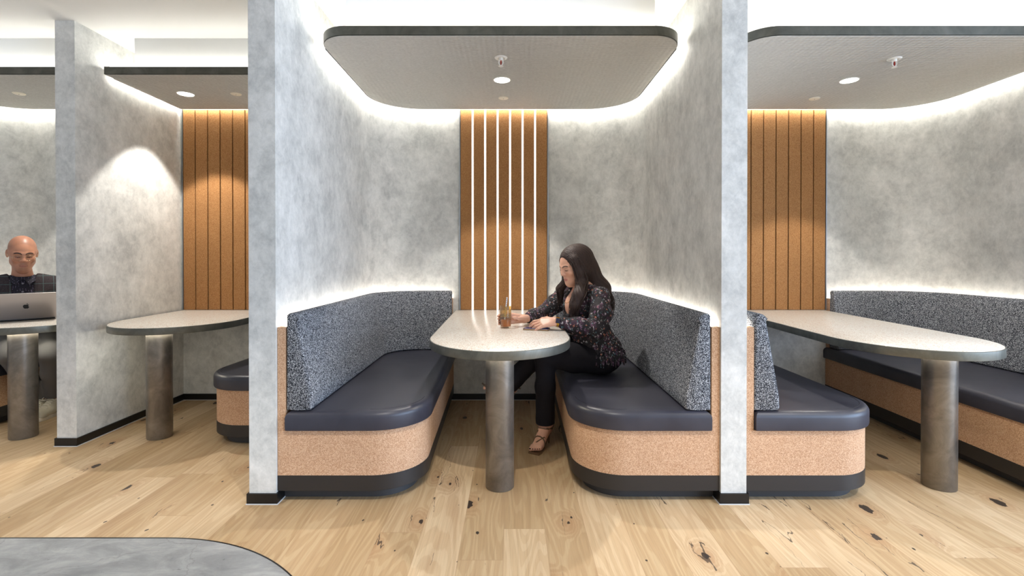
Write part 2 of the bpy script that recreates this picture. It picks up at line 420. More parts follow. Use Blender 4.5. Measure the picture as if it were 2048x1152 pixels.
# ------------------------------------------------------------------ tables
def table(cx, yf, a, b, backL, backR, px, py, label):
    root = thing('booth_table', (px, py, 0), label, 'table', 'terrazzo booth tables')
    yc = yf + b
    p = arc(cx, yc, a, b, 180, 360, 48) + [(backR, YB - .022), (backL, YB - .022)]
    top = obj('table_top', MB().prism(p, [(.004, .7495), (.004, .7585), (.006, .76)]), 'terrazzo', root)
    obj('edge_band', MB().prism(p, [(.004, .7145), (.001, .7155), (0, .718), (0, .7575), (.0015, .759), (.0038, .7592)]), 'edge_metal', root)
    obj('post', MB().lathe([(.072, 0), (.0745, .004), (.0745, .7145)], (px, py, 0), 64), 'aged_metal', root)
    obj('light_ring', MB().lathe([(.078, .708), (.094, .708), (.094, .7142), (.078, .7142), (.078, .708)], (px, py, 0), 48, cap0=False, cap1=False), 'post_light', root)
    return root
table(-.066, 2.303, .388, .45, -.473, .341, -.064, 2.578, 'pale terrazzo table with the iced drink and phone on it')
table(2.16, 2.291, .388, .45, 1.80, 2.615, 2.241, 2.578, 'empty terrazzo table on a dark post in the right-hand booth')
table(-2.34, 3.052, .405, .45, -2.755, -1.93, -2.358, 3.29, 'empty terrazzo table pushed against the spotlit wall in the left booth')
table(-3.265, 3.052, .362, .45, -3.66, -2.906, -3.27, 3.29, 'terrazzo table at the left edge carrying the open laptop')

# ------------------------------------------------------------------ cork slat panels
def panel(x0, lit, label, n=7, w=.1046):
    x1 = x0 + n * w
    root = thing('cork_panel', ((x0 + x1) / 2, YB, .762), label, 'wall panel', 'cork slat wall panels')
    yb, z0, z1 = YB - .001, .762, 2.438
    obj('backing', MB().box(x0, x1, yb - .006, yb, z0, z1), 'black_trim' if not lit else 'white_enamel', root, smooth=0)
    g = .0075 if lit else .0035
    sl = MB()
    for k in range(n):
        a, b = x0 + k * w + (g if k else .004), x0 + (k + 1) * w - (g if k < n - 1 else .004)
        f = yb - .02; e = .003
        pts = [(a, yb - .006), (b, yb - .006), (b, f + e), (b - e, f), (a + e, f), (a, f + e)]
        sl.prism(pts, [(0, z0), (0, z1)])
    obj('slats', sl, 'slat_cork', root, smooth=0)
    if lit:
        for k in range(1, n):
            c = x0 + k * w
            obj('light_strip', MB().box(c - .007, c + .007, yb - .016, yb - .0065, z0, z1), 'slat_light', root, smooth=0)
    for x in (x0 - .006, x1):
        obj('edge_trim', MB().box(x, x + .006, yb - .022, yb, z0, z1 + .004), 'aluminium', root, smooth=0)
panel(-.4345, True, 'cork slat panel with glowing white light lines behind the middle table')
panel(1.897, False, 'unlit cork slat panel in the right-hand booth')
panel(-2.757, False, 'unlit cork slat panel beside the spotlit wall in the left booth')

# ------------------------------------------------------------------ canopies
def canopy(x0, x1, yf, rfl, rfr, rbl, rbr, label, sides):
    root = thing('ceiling_canopy', ((x0 + x1) / 2, (yf + 4.08) / 2, H), label, 'ceiling canopy', 'floating canopies over the booths')
    yb = 4.085
    def cor(cx, cy, r, a0):
        return arc(cx, cy, r, r, a0, a0 + 90, 20) if r > .01 else [(cx, cy)]
    e = .0005
    p = cor(x0 + rfl, yf + rfl, rfl, 180) if rfl > .01 else [(x0, yf)]
    p = p + (cor(x1 - rfr, yf + rfr, rfr, 270) if rfr > .01 else [(x1, yf)])
    p = p + (cor(x1 - rbr, yb - rbr, rbr, 0) if rbr > .01 else [(x1, yb)])
    p = p + (cor(x0 + rbl, yb - rbl, rbl, 90) if rbl > .01 else [(x0, yb)])
    obj('edge_band', MB().prism(p, [(0, 2.433), (0, 2.484)]), 'canopy_metal', root)
    obj('felt_panel', MB().prism(p, [(.006, 2.4285), (.004, 2.4305)]), 'canopy_felt', root, smooth=0)
    ins = .16
    obj('hanging_box', MB().box(x0 + ins, x1 - ins, yf + .06, yb - .16, 2.484, H), 'white_paint', root, smooth=0)
    # light strip on the hidden outer edges
    q = ccw(p); strip = [pt for pt in q]
    i0 = min(range(len(q)), key=lambda i: (q[i][1] - yf) * 5 + abs(q[i][0] - (x1 - rfr)))
    q = q[i0:] + q[:i0]
    dense = []
    for i in range(len(q)):
        a, b = Vector(q[i]), Vector(q[(i + 1) % len(q)]); m = max(1, int((b - a).length / .04))
        dense += [a + (b - a) * k / m for k in range(m)]
    run = [c for c in dense if c.y > yf + (.175 if rfl > .01 and rfr > .01 else .06 if (c.x < (x0 + x1) / 2) == (rfl < .01) else .175)]
    out = offl([tuple(c) for c in run], -.008)
    a = [(c.x, c.y) for c in run]
    mb = MB()
    z0, z1 = 2.452, 2.462
    i1 = offl(a, -.0005)
    mb.loops([[(x, y, z0) for x, y in i1], [(x, y, z0) for x, y in out], [(x, y, z1) for x, y in out], [(x, y, z1) for x, y in i1], [(x, y, z0) for x, y in i1]], False, False, closed=False)
    obj('light_strip', mb, 'cove_light', root, smooth=0)
    t2 = offl(a, .004); t3 = offl(a, -.004); mb = MB()
    mb.loops([[(x, y, z) for x, y in l] for l, z in ((t2, 2.4290), (t3, 2.4290), (t3, 2.4345), (t2, 2.4345), (t2, 2.4290))], False, False, closed=False)
    obj('edge_trim', mb, 'black_trim', root, smooth=0)
    o2, i2 = inset(ccw(p), .020), inset(ccw(p), .028); fr = MB()
    z0, z1 = 2.4845, 2.492
    fr.loops([[(x, y, z) for x, y in l] for l, z in ((o2, z0), (o2, z1), (i2, z1), (i2, z0), (o2, z0))], False, False)
    obj('light_strip', fr, 'cove_light_top', root, smooth=0)
    return root
canopy(-1.101, .969, 2.735, .18, .18, .36, .36, 'grey felt canopy with all corners rounded, above the middle booth', 'lrb')
canopy(1.32, 3.39, 2.735, .18, .18, .36, .36, 'grey felt canopy cut off by the right edge, above the right-hand booth', 'lrb')
canopy(-2.743, -1.33, 3.319, 0, .18, 0, .36, 'grey felt canopy with a square left corner, left of the tall left partition', 'rb')
canopy(-4.305, -2.93, 3.319, .18, 0, .36, 0, 'grey felt canopy above the man with the laptop', 'lb')

# ------------------------------------------------------------------ fittings in the canopies
ZC = 2.4285
def spot(name, loc, power, size, blend, parent, col=(1, .95, .88), rad=.03, aim=None):
    l = bpy.data.lights.new(name, 'SPOT'); l.energy = power; l.spot_size = math.radians(size); l.spot_blend = blend
    l.color = col; l.shadow_soft_size = rad
    o = bpy.data.objects.new(name, l); COL.objects.link(o)
    o.location = Vector(loc) - (wloc(parent) if parent else Vector((0, 0, 0)))
    if parent: o.parent = parent
    return o
def downlight(x, y, label, power=60, z=ZC, r=.059, size=80, on=True):
    root = thing('downlight', (x, y, z), label, 'downlight', 'recessed downlights')
    obj('trim_ring', MB().lathe([(r - .006, 0), (r - .004, -.004), (r, -.0035), (r + .002, 0)], (x, y, z), 48, cap0=False, cap1=False), 'white_enamel', root)
    obj('lens', MB().lathe([(.001, -.001), (r - .005, -.001)], (x, y, z), 48, cap0=True, cap1=False), 'lens_light', root)
    spot('downlight_lamp', (x, y, z - .012), power, size, .2, root)
    return root
def cover(x, y, label):
    root = thing('ceiling_disc', (x, y, ZC), label, 'ceiling disc', 'cream ceiling discs')
    r = .0385
    obj('plate', MB().lathe([(.004, -.007), (r - .004, -.006), (r, -.003), (r, 0)], (x, y, ZC), 40), 'cream_plastic', root)
    obj('centre_dot', MB().lathe([(.003, -.0085), (.004, -.006)], (x, y, ZC), 16), 'aged_metal', root)
def sprinkler(x, y, label):
    root = thing('fire_sprinkler', (x, y, ZC), label, 'sprinkler', 'white fire sprinklers')
    obj('escutcheon', MB().lathe([(.020, -.001), (.024, -.006), (.034, -.006), (.039, -.002), (.039, 0)], (x, y, ZC), 40), 'white_enamel', root)
    fr = MB().lathe([(.012, -.018), (.014, -.004), (.014, 0)], (x, y, ZC), 24)
    for sx in (-1, 1):
        fr.tube([(x + sx * .012, y, ZC - .012), (x + sx * .0135, y, ZC - .03), (x + sx * .010, y, ZC - .042), (x, y, ZC - .048)], .0026, 8)
    obj('frame', fr, 'white_enamel', root)
    obj('glass_bulb', MB().tube([(x, y, ZC - .018), (x, y, ZC - .03), (x, y, ZC - .044)], [.003, .0042, .003], 12), 'red_bulb', root)
    d = MB().lathe([(.003, -.047), (.015, -.052), (.0155, -.0535), (.003, -.054)], (x, y, ZC), 24)
    obj('deflector', d, 'white_enamel', root)
LP = 62
downlight(-.069, 3.413, 'glowing round downlight above the middle table', LP)
downlight(2.338, 3.422, 'glowing round downlight in the right-hand canopy', LP)
downlight(-2.449, 3.705, 'glowing round downlight in the left canopy beside the spotlit wall', LP)
downlight(-3.2, 3.70, 'glowing round downlight over the man with the laptop', LP)
cover(-.066, 3.798, 'small cream disc behind the downlight in the middle canopy')
cover(2.336, 3.81, 'small cream disc behind the downlight in the right-hand canopy')
cover(-2.072, 3.705, 'small cream disc right of the glowing downlight in the left canopy')
cover(-3.69, 3.694, 'small cream disc in the canopy above the seated man')
sprinkler(-.068, 3.036, 'white fire sprinkler in front of the downlight in the middle canopy')
sprinkler(2.364, 3.052, 'white fire sprinkler in the right-hand canopy')
# ------------------------------------------------------------------ implicit surfaces for bodies and clothes
def A3(p): return np.array(p, float)
class SDF:
    """a list of smooth unions / cuts of simple solids, polygonised with surface nets"""
    def __init__(s): s.ops = []; s.warp = None
    def cone(s, a, b, ra, rb=None, k=.02, cut=False):
        s.ops.append(('c', A3(a), A3(b), ra, rb if rb is not None else ra, k, cut)); return s
    def chain(s, pts, rad, k=.02):
        for i in range(len(pts) - 1): s.cone(pts[i], pts[i + 1], rad[i], rad[i + 1], k)
        return s
    def ell(s, c, r, k=.02, R=None, cut=False):
        s.ops.append(('e', A3(c), A3(r), A3(R) if R is not None else np.eye(3), k, cut)); return s
    def plane(s, p, n, k=.004):
        """cut away the side the normal points to"""
        n = A3(n); s.ops.append(('p', A3(p), n / np.linalg.norm(n), k)); return s
    def sub(s, o, k=.02): s.ops.append(('s', o, k)); return s
    def box(s):
        if getattr(s, 'bb', None) and s.bb[0] == len(s.ops): return s.bb[1]
        pts = []
        for o in s.ops:
            if o[0] == 'c' and not o[6]: m = max(o[3], o[4]); pts += [o[1] - m, o[1] + m, o[2] - m, o[2] + m]
            if o[0] == 'e' and not o[5]: m = max(o[2]); pts += [o[1] - m, o[1] + m]
            if o[0] == 's': pts += list(o[1].box())
        pts = np.array(pts); s.bb = (len(s.ops), (pts.min(0), pts.max(0))); return s.bb[1]
    def ev(s, P, ball=None):
        d = None if ball is None else np.full(len(P), .2)
        for o in s.ops:
            if ball is not None and o[0] != 'p':
                bc, br = ball
                if o[0] == 'c':
                    ba = o[2] - o[1]; hh = np.clip((bc - o[1]) @ ba / max(ba @ ba, 1e-12), 0, 1)
                    far = np.linalg.norm(bc - o[1] - hh * ba) - max(o[3], o[4]) > br + .045 + o[5]
                elif o[0] == 'e': far = np.linalg.norm(bc - o[1]) - max(o[2]) > br + .045 + o[4]
                else:
                    b0, b1 = o[1].box(); far = np.linalg.norm(np.maximum(np.maximum(b0 - bc, bc - b1), 0)) > br + .045 + o[2]
                if far: continue
            if o[0] == 'c':
                _, a, b, r1, r2, k, cut = o
                ba = b - a; L2 = ba @ ba; pa = P - a
                h = np.clip(pa @ ba / max(L2, 1e-12), 0, 1)
                q = np.linalg.norm(pa - h[:, None] * ba, axis=1) - (r1 + (r2 - r1) * h)
            elif o[0] == 's':
                _, o2, k = o; cut = False; q = o2.ev(P, ball)
            elif o[0] == 'e':
                _, c, r, R, k, cut = o
                l = (P - c) @ R
                k0 = np.linalg.norm(l / r, axis=1); k1 = np.linalg.norm(l / (r * r), axis=1)
                q = k0 * (k0 - 1) / np.maximum(k1, 1e-9)
            else:
                _, c, n, k = o; q = (P - c) @ n; cut = None
                h = np.clip(.5 + .5 * (d - q) / k, 0, 1); d = q + (d - q) * h + k * h * (1 - h); continue
            if d is None: d = q; continue
            if cut:
                h = np.clip(.5 - .5 * (d + q) / k, 0, 1); d = d * (1 - h) - q * h + k * h * (1 - h)
            else:
                h = np.clip(.5 + .5 * (d - q) / k, 0, 1); d = d * (1 - h) + q * h - k * h * (1 - h)
        if s.warp is not None: d = d + s.warp(P)
        return d
    def mesh(s, h, lo=None, hi=None, pad=.02):
        b0, b1 = s.box(); B = 8
        lo = b0 - pad if lo is None else A3(lo); hi = b1 + pad if hi is None else A3(hi)
        nb_ = np.ceil((hi - lo) / (h * B)).astype(int) + 1; n = nb_ * B
        cen = np.stack(np.meshgrid(*[lo[i] + h * (B * np.arange(nb_[i]) + (B - 1) / 2) for i in range(3)], indexing='ij'), -1).reshape(-1, 3)
        cd = np.concatenate([s.ev(cen[i:i + 200000]) for i in range(0, len(cen), 200000)])
        keep = np.abs(cd) < h * B * .87 * 1.8 + .006
        F = np.repeat(np.repeat(np.repeat(np.sign(cd).reshape(nb_).astype(np.float32), B, 0), B, 1), B, 2)
        F6 = F.reshape(nb_[0], B, nb_[1], B, nb_[2], B)
        bi = np.argwhere(keep.reshape(nb_))
        loc = np.stack(np.meshgrid(*[np.arange(B)] * 3, indexing='ij'), -1).reshape(-1, 3)
        key = (bi // 3) @ np.array([1000003, 1009, 1]); order = np.argsort(key, kind='stable'); bi = bi[order]; key = key[order]
        cuts = np.concatenate([[0], np.nonzero(np.diff(key))[0] + 1, [len(bi)]])
        for i0, i1 in zip(cuts[:-1], cuts[1:]):
            q = bi[i0:i1]; P = ((q[:, None, :] * B + loc[None]) * h + lo).reshape(-1, 3)
            bc = (P.min(0) + P.max(0)) / 2; br = np.linalg.norm(P.max(0) - bc)
            F6[q[:, 0], :, q[:, 1], :, q[:, 2], :] = s.ev(P, (bc, br)).reshape(len(q), B, B, B)
        F[0] = F[-1] = 1; F[:, 0] = F[:, -1] = 1; F[:, :, 0] = F[:, :, -1] = 1
        ins = F < 0; m = n - 1
        any_ = np.zeros(m, bool); all_ = np.ones(m, bool)
        off = [(i, j, k) for i in (0, 1) for j in (0, 1) for k in (0, 1)]
        for d in off:
            q = ins[d[0]:m[0] + d[0], d[1]:m[1] + d[1], d[2]:m[2] + d[2]]; any_ |= q; all_ &= q
        act = any_ & ~all_; A = np.argwhere(act)
        idx = -np.ones(m, np.int32); idx[act] = np.arange(len(A))
        cv_ = {d: F[A[:, 0] + d[0], A[:, 1] + d[1], A[:, 2] + d[2]] for d in off}
        acc = np.zeros((len(A), 3)); cnt = np.zeros(len(A))
        for d in off:
            for axn in range(3):
                if d[axn]: continue
                e = list(d); e[axn] = 1; f0, f1 = cv_[d], cv_[tuple(e)]; c = (f0 < 0) != (f1 < 0)
                p = np.tile(np.array(d, float), (c.sum(), 1)); p[:, axn] = f0[c] / (f0[c] - f1[c]); acc[c] += p; cnt[c] += 1
        V = (acc / np.maximum(cnt, 1)[:, None] + A) * h + lo
        Fs = []
        for axn in range(3):
            o1, o2 = [(1, 2), (2, 0), (0, 1)][axn]
            sa = [slice(None)] * 3; sb = list(sa); sa[axn] = slice(0, -1); sb[axn] = slice(1, None)
            a, b = ins[tuple(sa)], ins[tuple(sb)]
            I = np.argwhere(a != b); I = I[(I[:, o1] > 0) & (I[:, o2] > 0)]
            if not len(I): continue
            I = I[(I[:, o1] < m[o1]) & (I[:, o2] < m[o2])]
            e1 = np.zeros(3, int); e1[o1] = 1; e2 = np.zeros(3, int); e2[o2] = 1
            q = np.stack([idx[tuple((I - e1 - e2).T)], idx[tuple((I - e2).T)], idx[tuple(I.T)], idx[tuple((I - e1).T)]], 1)
            fl = ~a[tuple(I.T)]; q[fl] = q[fl][:, ::-1]; Fs.append(q)
        Q = np.concatenate(Fs); Q = Q[(Q >= 0).all(1)]
        return V, Q
def relax(V, Q, it=2, lam=.5):
    for _ in range(it):
        acc = np.zeros_like(V); n = np.zeros(len(V))
        for i in range(4):
            for j in (1, 3):
                np.add.at(acc, Q[:, i], V[Q[:, (i + j) % 4]]); np.add.at(n, Q[:, i], 1)
        V = V + lam * (acc / np.maximum(n, 1)[:, None] - V)
    return V
def tomb(mb, V, Q, m=0): return mb.add(V.tolist(), Q.tolist(), m)
def sdfobj(name, s, h, mat, parent, it=2, attr=None, **kw):
    V, Q = s.mesh(h, **kw); V = relax(V, Q, it)
    return obj(name, tomb(MB(), V, Q), mat, parent, smooth=0 or 180, attr=attr(V) if attr else None)
def frame(f, up=(0, 0, 1)):
    """columns: right, forward, up"""
    f = Vector(f).normalized(); r = f.cross(Vector(up)).normalized(); u = r.cross(f)
    return np.array([[r[i], f[i], u[i]] for i in range(3)])

def vnoise(P, sc, seed=0):
    """cheap smooth value noise built from sines (for cloth folds)"""
    rs = np.random.RandomState(seed); out = np.zeros(len(P))
    for _ in range(7):
        k = rs.normal(size=3); k *= sc / np.linalg.norm(k) * rs.uniform(.6, 1.5)
        out += np.sin(P @ k + rs.uniform(0, 6.28))
    return out / 7

# ------------------------------------------------------------------ materials of people and small things
def skin(name):
    t = NT(name); a = t.node('Attribute', attribute_name='tint'); P = t.pos()
    n = t.noise(P, 60, 4, .6)
    t.set(Base_Color=t.mix(.18, a.outputs['Color'], t.ramp(n, [(.35, .7), (.65, 1.0)]), 'MULTIPLY'), Roughness=.41)
    t.b.inputs['Specular IOR Level'].default_value = .4
    t.b.inputs['Subsurface Weight'].default_value = .06; t.b.inputs['Subsurface Radius'].default_value = (.012, .005, .003)
    MAT[name] = t.m
skin('skin')
t = NT('dark_hair'); P = t.pos()
n = t.noise(t.vmul(P, (1, 1, .12)), 210, 4, .7); n2 = t.noise(P, 9, 2, .5)
t.set(Base_Color=t.mix(n2, t.ramp(n, [(.3, srgb(22, 14, 12)), (.7, srgb(74, 48, 38))]), srgb(44, 28, 22)), Roughness=.62)
t.bump(n, .4, .002); MAT['dark_hair'] = t.m
simple('black_hair', srgb(20, 16, 15), .5)

t = NT('floral_cloth'); P = t.pos()
D = t.vadd(P, t.vmul(t.vadd(t.noise(P, 60, 4, .7, 0, 1), (-.5, -.5, -.5)), (.042, .042, .05)))
c = srgb(27, 21, 26)
def blot(sc, off, col, r, gate, c):
    v = t.voro(t.vadd(D, off), sc); s_ = t.node('SeparateXYZ'); t.put(s_.inputs[0], v.outputs['Color'])
    k = t.math('MULTIPLY', t.math('LESS_THAN', v.outputs['Distance'], r), t.math('GREATER_THAN', s_.outputs[0], gate))
    return t.mix(t.math('MULTIPLY', k, .85), c, col)
c = blot(24, (0, 0, 0), srgb(62, 36, 54), .5, .50, c)
c = blot(46, (3, 1, 0), srgb(120, 84, 112), .34, .70, c)
c = blot(56, (1, 5, 2), srgb(84, 118, 128), .3, .76, c)
c = blot(54, (7, 2, 5), srgb(196, 120, 96), .3, .80, c)
c = blot(66, (2, 8, 3), srgb(206, 196, 202), .32, .74, c)
c = blot(84, (5, 4, 9), srgb(138, 146, 138), .3, .74, c)
fd = t.noise(P, 30, 3, .5)
t.set(Base_Color=c, Roughness=.75); t.bump(fd, .5, .01); MAT['floral_cloth'] = t.m
t = NT('black_cloth'); P = t.pos(); n = t.noise(P, 26, 3, .5)
t.set(Base_Color=srgb(24, 22, 27), Roughness=.85); t.b.inputs['Specular IOR Level'].default_value = .2; t.bump(n, .35, .008); MAT['black_cloth'] = t.m
simple('black_camisole', srgb(16, 15, 20), .6)
simple('brown_strap', srgb(104, 78, 54), .4)
simple('gold', srgb(212, 166, 70), .25, 1)
simple('watch_face', srgb(16, 24, 58), .12)
simple('ring_silver', srgb(220, 215, 205), .2, 1)
simple('phone_blue', srgb(44, 56, 110), .22)
simple('phone_edge', srgb(150, 118, 84), .4)
simple('trousers_grey', srgb(108, 107, 108), .9, spec=.2)
simple('sneaker_beige', srgb(206, 198, 178), .8)
simple('sneaker_navy', srgb(46, 54, 78), .8)
simple('sneaker_sole', srgb(232, 226, 212), .7)
simple('sneaker_gum', srgb(150, 110, 76), .7)
simple('sock', srgb(94, 30, 44), .9)
simple('wire_frame', srgb(196, 178, 150), .25, 1)
simple('shirt_button', srgb(120, 118, 128), .4)
simple('laptop_silver', srgb(178, 172, 170), .32, .75)
simple('laptop_dark', srgb(28, 28, 30), .3)
simple('eye_white', srgb(226, 218, 210), .2)
simple('eye_dark', srgb(24, 16, 12), .1)
t = NT('plaid_wool'); P = t.pos()
q = t.node('VectorMath', operation='DOT_PRODUCT'); t.put(q.inputs[0], P); t.put(q.inputs[1], (.7071, .7071, .0))
sp = t.node('SeparateXYZ'); t.put(sp.inputs[0], P)
u, z = q.outputs['Value'], sp.outputs[2]
ln = lambda a, ph, wd: t.math('LESS_THAN', t.math('ABSOLUTE', t.math('SUBTRACT', t.math('FRACT', t.math('DIVIDE', t.math('ADD', a, 9 + ph), .058)), .5)), wd)
nz = t.noise(P, 300, 2, .6)
c = t.ramp(nz, [(.3, srgb(42, 37, 40)), (.7, srgb(70, 62, 64))])
c = t.mix(t.math('MULTIPLY', t.math('MAXIMUM', ln(u, .01, .030), ln(z, .0, .030)), .5), c, srgb(92, 120, 120))
t.set(Base_Color=c, Roughness=.9); t.b.inputs['Specular IOR Level'].default_value = .2
t.bump(t.noise(P, 14, 3, .5), .3, .008); MAT['plaid_wool'] = t.m
t = NT('dotted_shirt'); P = t.pos()
v = t.voro(P, 95, 'F1', .25)
t.set(Base_Color=t.mix(t.math('LESS_THAN', v.outputs['Distance'], .24), srgb(24, 21, 34), srgb(108, 98, 124)), Roughness=.85); MAT['dotted_shirt'] = t.m
def see_through(name, tint, solid, amount, refl):
    t = NT(name); t.set(Base_Color=solid, Roughness=.08)
    tr = t.node('BsdfTransparent'); tr.inputs[0].default_value = (*tint, 1)
    lw = t.node('LayerWeight'); lw.inputs[0].default_value = .35
    gl = t.node('BsdfGlossy'); gl.inputs['Roughness'].default_value = .03
    m1 = t.node('MixShader'); t.put(m1.inputs[0], amount); t.l.new(tr.outputs[0], m1.inputs[1]); t.l.new(t.b.outputs[0], m1.inputs[2])
    m2 = t.node('MixShader'); t.put(m2.inputs[0], t.math('MULTIPLY', lw.outputs['Facing'], refl)); t.l.new(m1.outputs[0], m2.inputs[1]); t.l.new(gl.outputs[0], m2.inputs[2])
    t.l.new(m2.outputs[0], t.n['Material Output'].inputs['Surface']); MAT[name] = t.m
see_through('drinking_glass_wall', (.95, .93, .86), (.8, .8, .75), .03, .35)
see_through('iced_tea', srgb(244, 168, 50), srgb(214, 124, 30), .6, .12)
see_through('foam_film', srgb(236, 206, 140), srgb(236, 208, 140), .22, .1)
simple('foam', srgb(236, 206, 150), .7)
t = NT('striped_paper'); P = t.pos(); sp = t.node('SeparateXYZ'); t.put(sp.inputs[0], P)
a = t.math('ADD', sp.outputs[2], t.math('MULTIPLY', sp.outputs[0], .9))
k = t.math('LESS_THAN', t.math('FRACT', t.math('DIVIDE', a, .013)), .36)
t.set(Base_Color=t.mix(k, srgb(238, 238, 240), srgb(150, 162, 192)), Roughness=.7); MAT['striped_paper'] = t.m

# ------------------------------------------------------------------ head
def head_sdf(C, Rm, sc, s, male=False, ear=True):
    """adds a head (face along +y of the frame Rm) to the solid s"""
    T = lambda p: C + Rm @ (A3(p) * sc)
    E = lambda c, r, k=.012, cut=False, rot=None: s.ell(T(c), A3(r) * sc, k * sc, Rm if rot is None else Rm @ rot, cut)
    K = lambda a, b, ra, rb=None, k=.01, cut=False: s.cone(T(a), T(b), ra * sc, (ra if rb is None else rb) * sc, k * sc, cut)
    E((0, -.018, .040), (.076, .096, .084), .02)                      # cranium
    E((0, .018, .012), (.069, .076, .075), .03)                       # forehead, temples
    E((0, .032, -.040), (.050 + .002 * male, .060, .076), .04)        # face
    K((-.034 - .008 * male, .018, -.066), (0, .072, -.103), .018, .016 + .005 * male, .05)
    K((.034 + .008 * male, .018, -.066), (0, .072, -.103), .018, .016 + .005 * male, .05)   # jaw to chin
    for x in (-1, 1):
        E((x * .038, .066, -.026), (.021, .020, .018), .03)           # cheekbones
        K((x * .012, .089, .021), (x * .046, .074, .020), .0085, .007, .014)  # brow ridge
        E((x * .031, .094, .0), (.0185, .0125, .0115), .008, True)    # socket
        E((x * .031, .0745, -.0005), (.0155, .0150, .0125), .004)     # eyeball under lids
        K((x * .017, .0885, -.001), (x * .046, .0800, .000), .0032, .0028, .004)   # upper lid edge
        E((x * (.0125 + .002 * male), .1, -.031), (.0085 + .0015 * male, .010, .0075 + .001 * male), .006)         # nostril wing
        if ear:
            e = np.array([[.94, -x * .34, 0], [x * .34, .94, 0], [0, 0, 1]])
            E((x * .079, -.008, -.006), (.0065, .019, .031), .006, rot=e)
            E((x * .0855, -.002, -.004), (.004, .011, .018), .004, True, rot=e)
    K((0, .090, .016), (0, .1105, -.023), .0068, .0098, .012)         # nose bridge to tip
    E((0, .109 + .002 * male, -.027), (.0105 + .002 * male, .0095, .0085 + .001 * male), .008)
    E((0, .0835, -.066), (.026, .014, .020), .016)                    # mouth mound
    K((-.019, .0860, -.0662), (0, .0955, -.0630), .0028, .0042, .006); K((.019, .0860, -.0662), (0, .0955, -.0630), .0028, .0042, .006)
    K((-.017, .0870, -.0725), (.017, .0870, -.0725), .0052, .0052, .007); E((0, .093, -.0735), (.012, .0065, .0055), .006)
    K((-.023, .0915, -.0685), (.023, .0915, -.0685), .0013, .0013, .003, True)       # mouth line
    return T
def face_tint(V, C, Rm, sc, base, lip, male=False):
    L = (V - C) @ Rm / sc; x, y, z = L[:, 0], L[:, 1], L[:, 2]
    col = np.tile(A3(base), (len(V), 1))
    def blend(m, c):
        m = np.clip(m, 0, 1)[:, None]; col[:] = col * (1 - m) + A3(c) * m
    sm = lambda a, b, t: np.clip((t - a) / (b - a), 0, 1)
    front = sm(.05, .07, y) * (z < .06) * (z > -.13)
    blend(front * .35 * (1 - sm(.0, .03, np.hypot(abs(x) - .04, (z + .03)))), A3(base) * A3((1.02, .78, .72)))
    d = np.maximum(abs(x) / .0225, 0) ** 2 + (((z + .0690) / .0098) ** 2)
    blend((1 - sm(.75, 1.1, d)) * (y > .078) * (.55 if male else .8), lip)
    bz = .0265 - .006 * ((abs(x) - .03) / .02) ** 2 - .002 * (abs(x) < .014)
    br = (1 - sm(.0028 + .0010 * male, .0050 + .0012 * male, abs(z - bz))) * sm(.008, .012, abs(x)) * (1 - sm(.048, .054, abs(x))) * (y > .05)
    blend(br * .92, (.012, .008, .007))
    ld = np.hypot((abs(x) - .031) / .0185, (z) / .0125)
    blend((1 - sm(.75, 1.2, ld)) * (y > .06) * .30, A3(base) * .5)
    if male:
        st = sm(.045, .075, z + .03 * (abs(x) / .07) - .35 * np.clip(y, -.05, .1)) * (1 - sm(.060, .080, y)) 
        blend(st * .5, A3(base) * A3((.42, .40, .40)))
        blend((abs(z + .0688) < .0019) * (abs(x) < .0225) * (y > .075) * .75, A3(base) * .25)
        mo = (1 - sm(.006, .013, abs(z + .054 + .25 * abs(x)))) * (1 - sm(.016, .028, abs(x))) * (y > .07) * (d > 1)
        blend(mo * .42, A3(base) * .32)
        ch = (1 - sm(.018, .032, np.hypot(x, z + .098))) * (y > .05)
        blend(ch * .42, A3(base) * .38)
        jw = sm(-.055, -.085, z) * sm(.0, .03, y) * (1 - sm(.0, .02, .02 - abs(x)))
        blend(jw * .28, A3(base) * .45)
    return col
def lashes_eyes(T, parent, sc, openness=.0):
    for x in (-1, 1):
        mb = MB()
        pts = [T((x * (.0165 + .030 * i / 6), .0925 - .0095 * (i / 6) ** 1.5 , -.0035 - .0028 * math.sin(PI * i / 6))) for i in range(7)]
        mb.tube([tuple(p) for p in pts], [.0006 * sc] + [.0013 * sc] * 5 + [.0008 * sc], 6)
        obj('eyelash', mb, 'black_hair', parent)
        if openness:
            mb = MB(); c = T((x * .031, .0772, -.0045)); mb.ell(tuple(c), (.0118 * sc, .0118 * sc, .0118 * sc), 16)
            e = obj('eye', mb, 'eye_white', parent)
            mb = MB(); c = T((x * .031, .0835, -.0075)); mb.ell(tuple(c), (.0058 * sc, .0058 * sc, .0058 * sc), 14); obj('iris', mb, 'eye_dark', e)

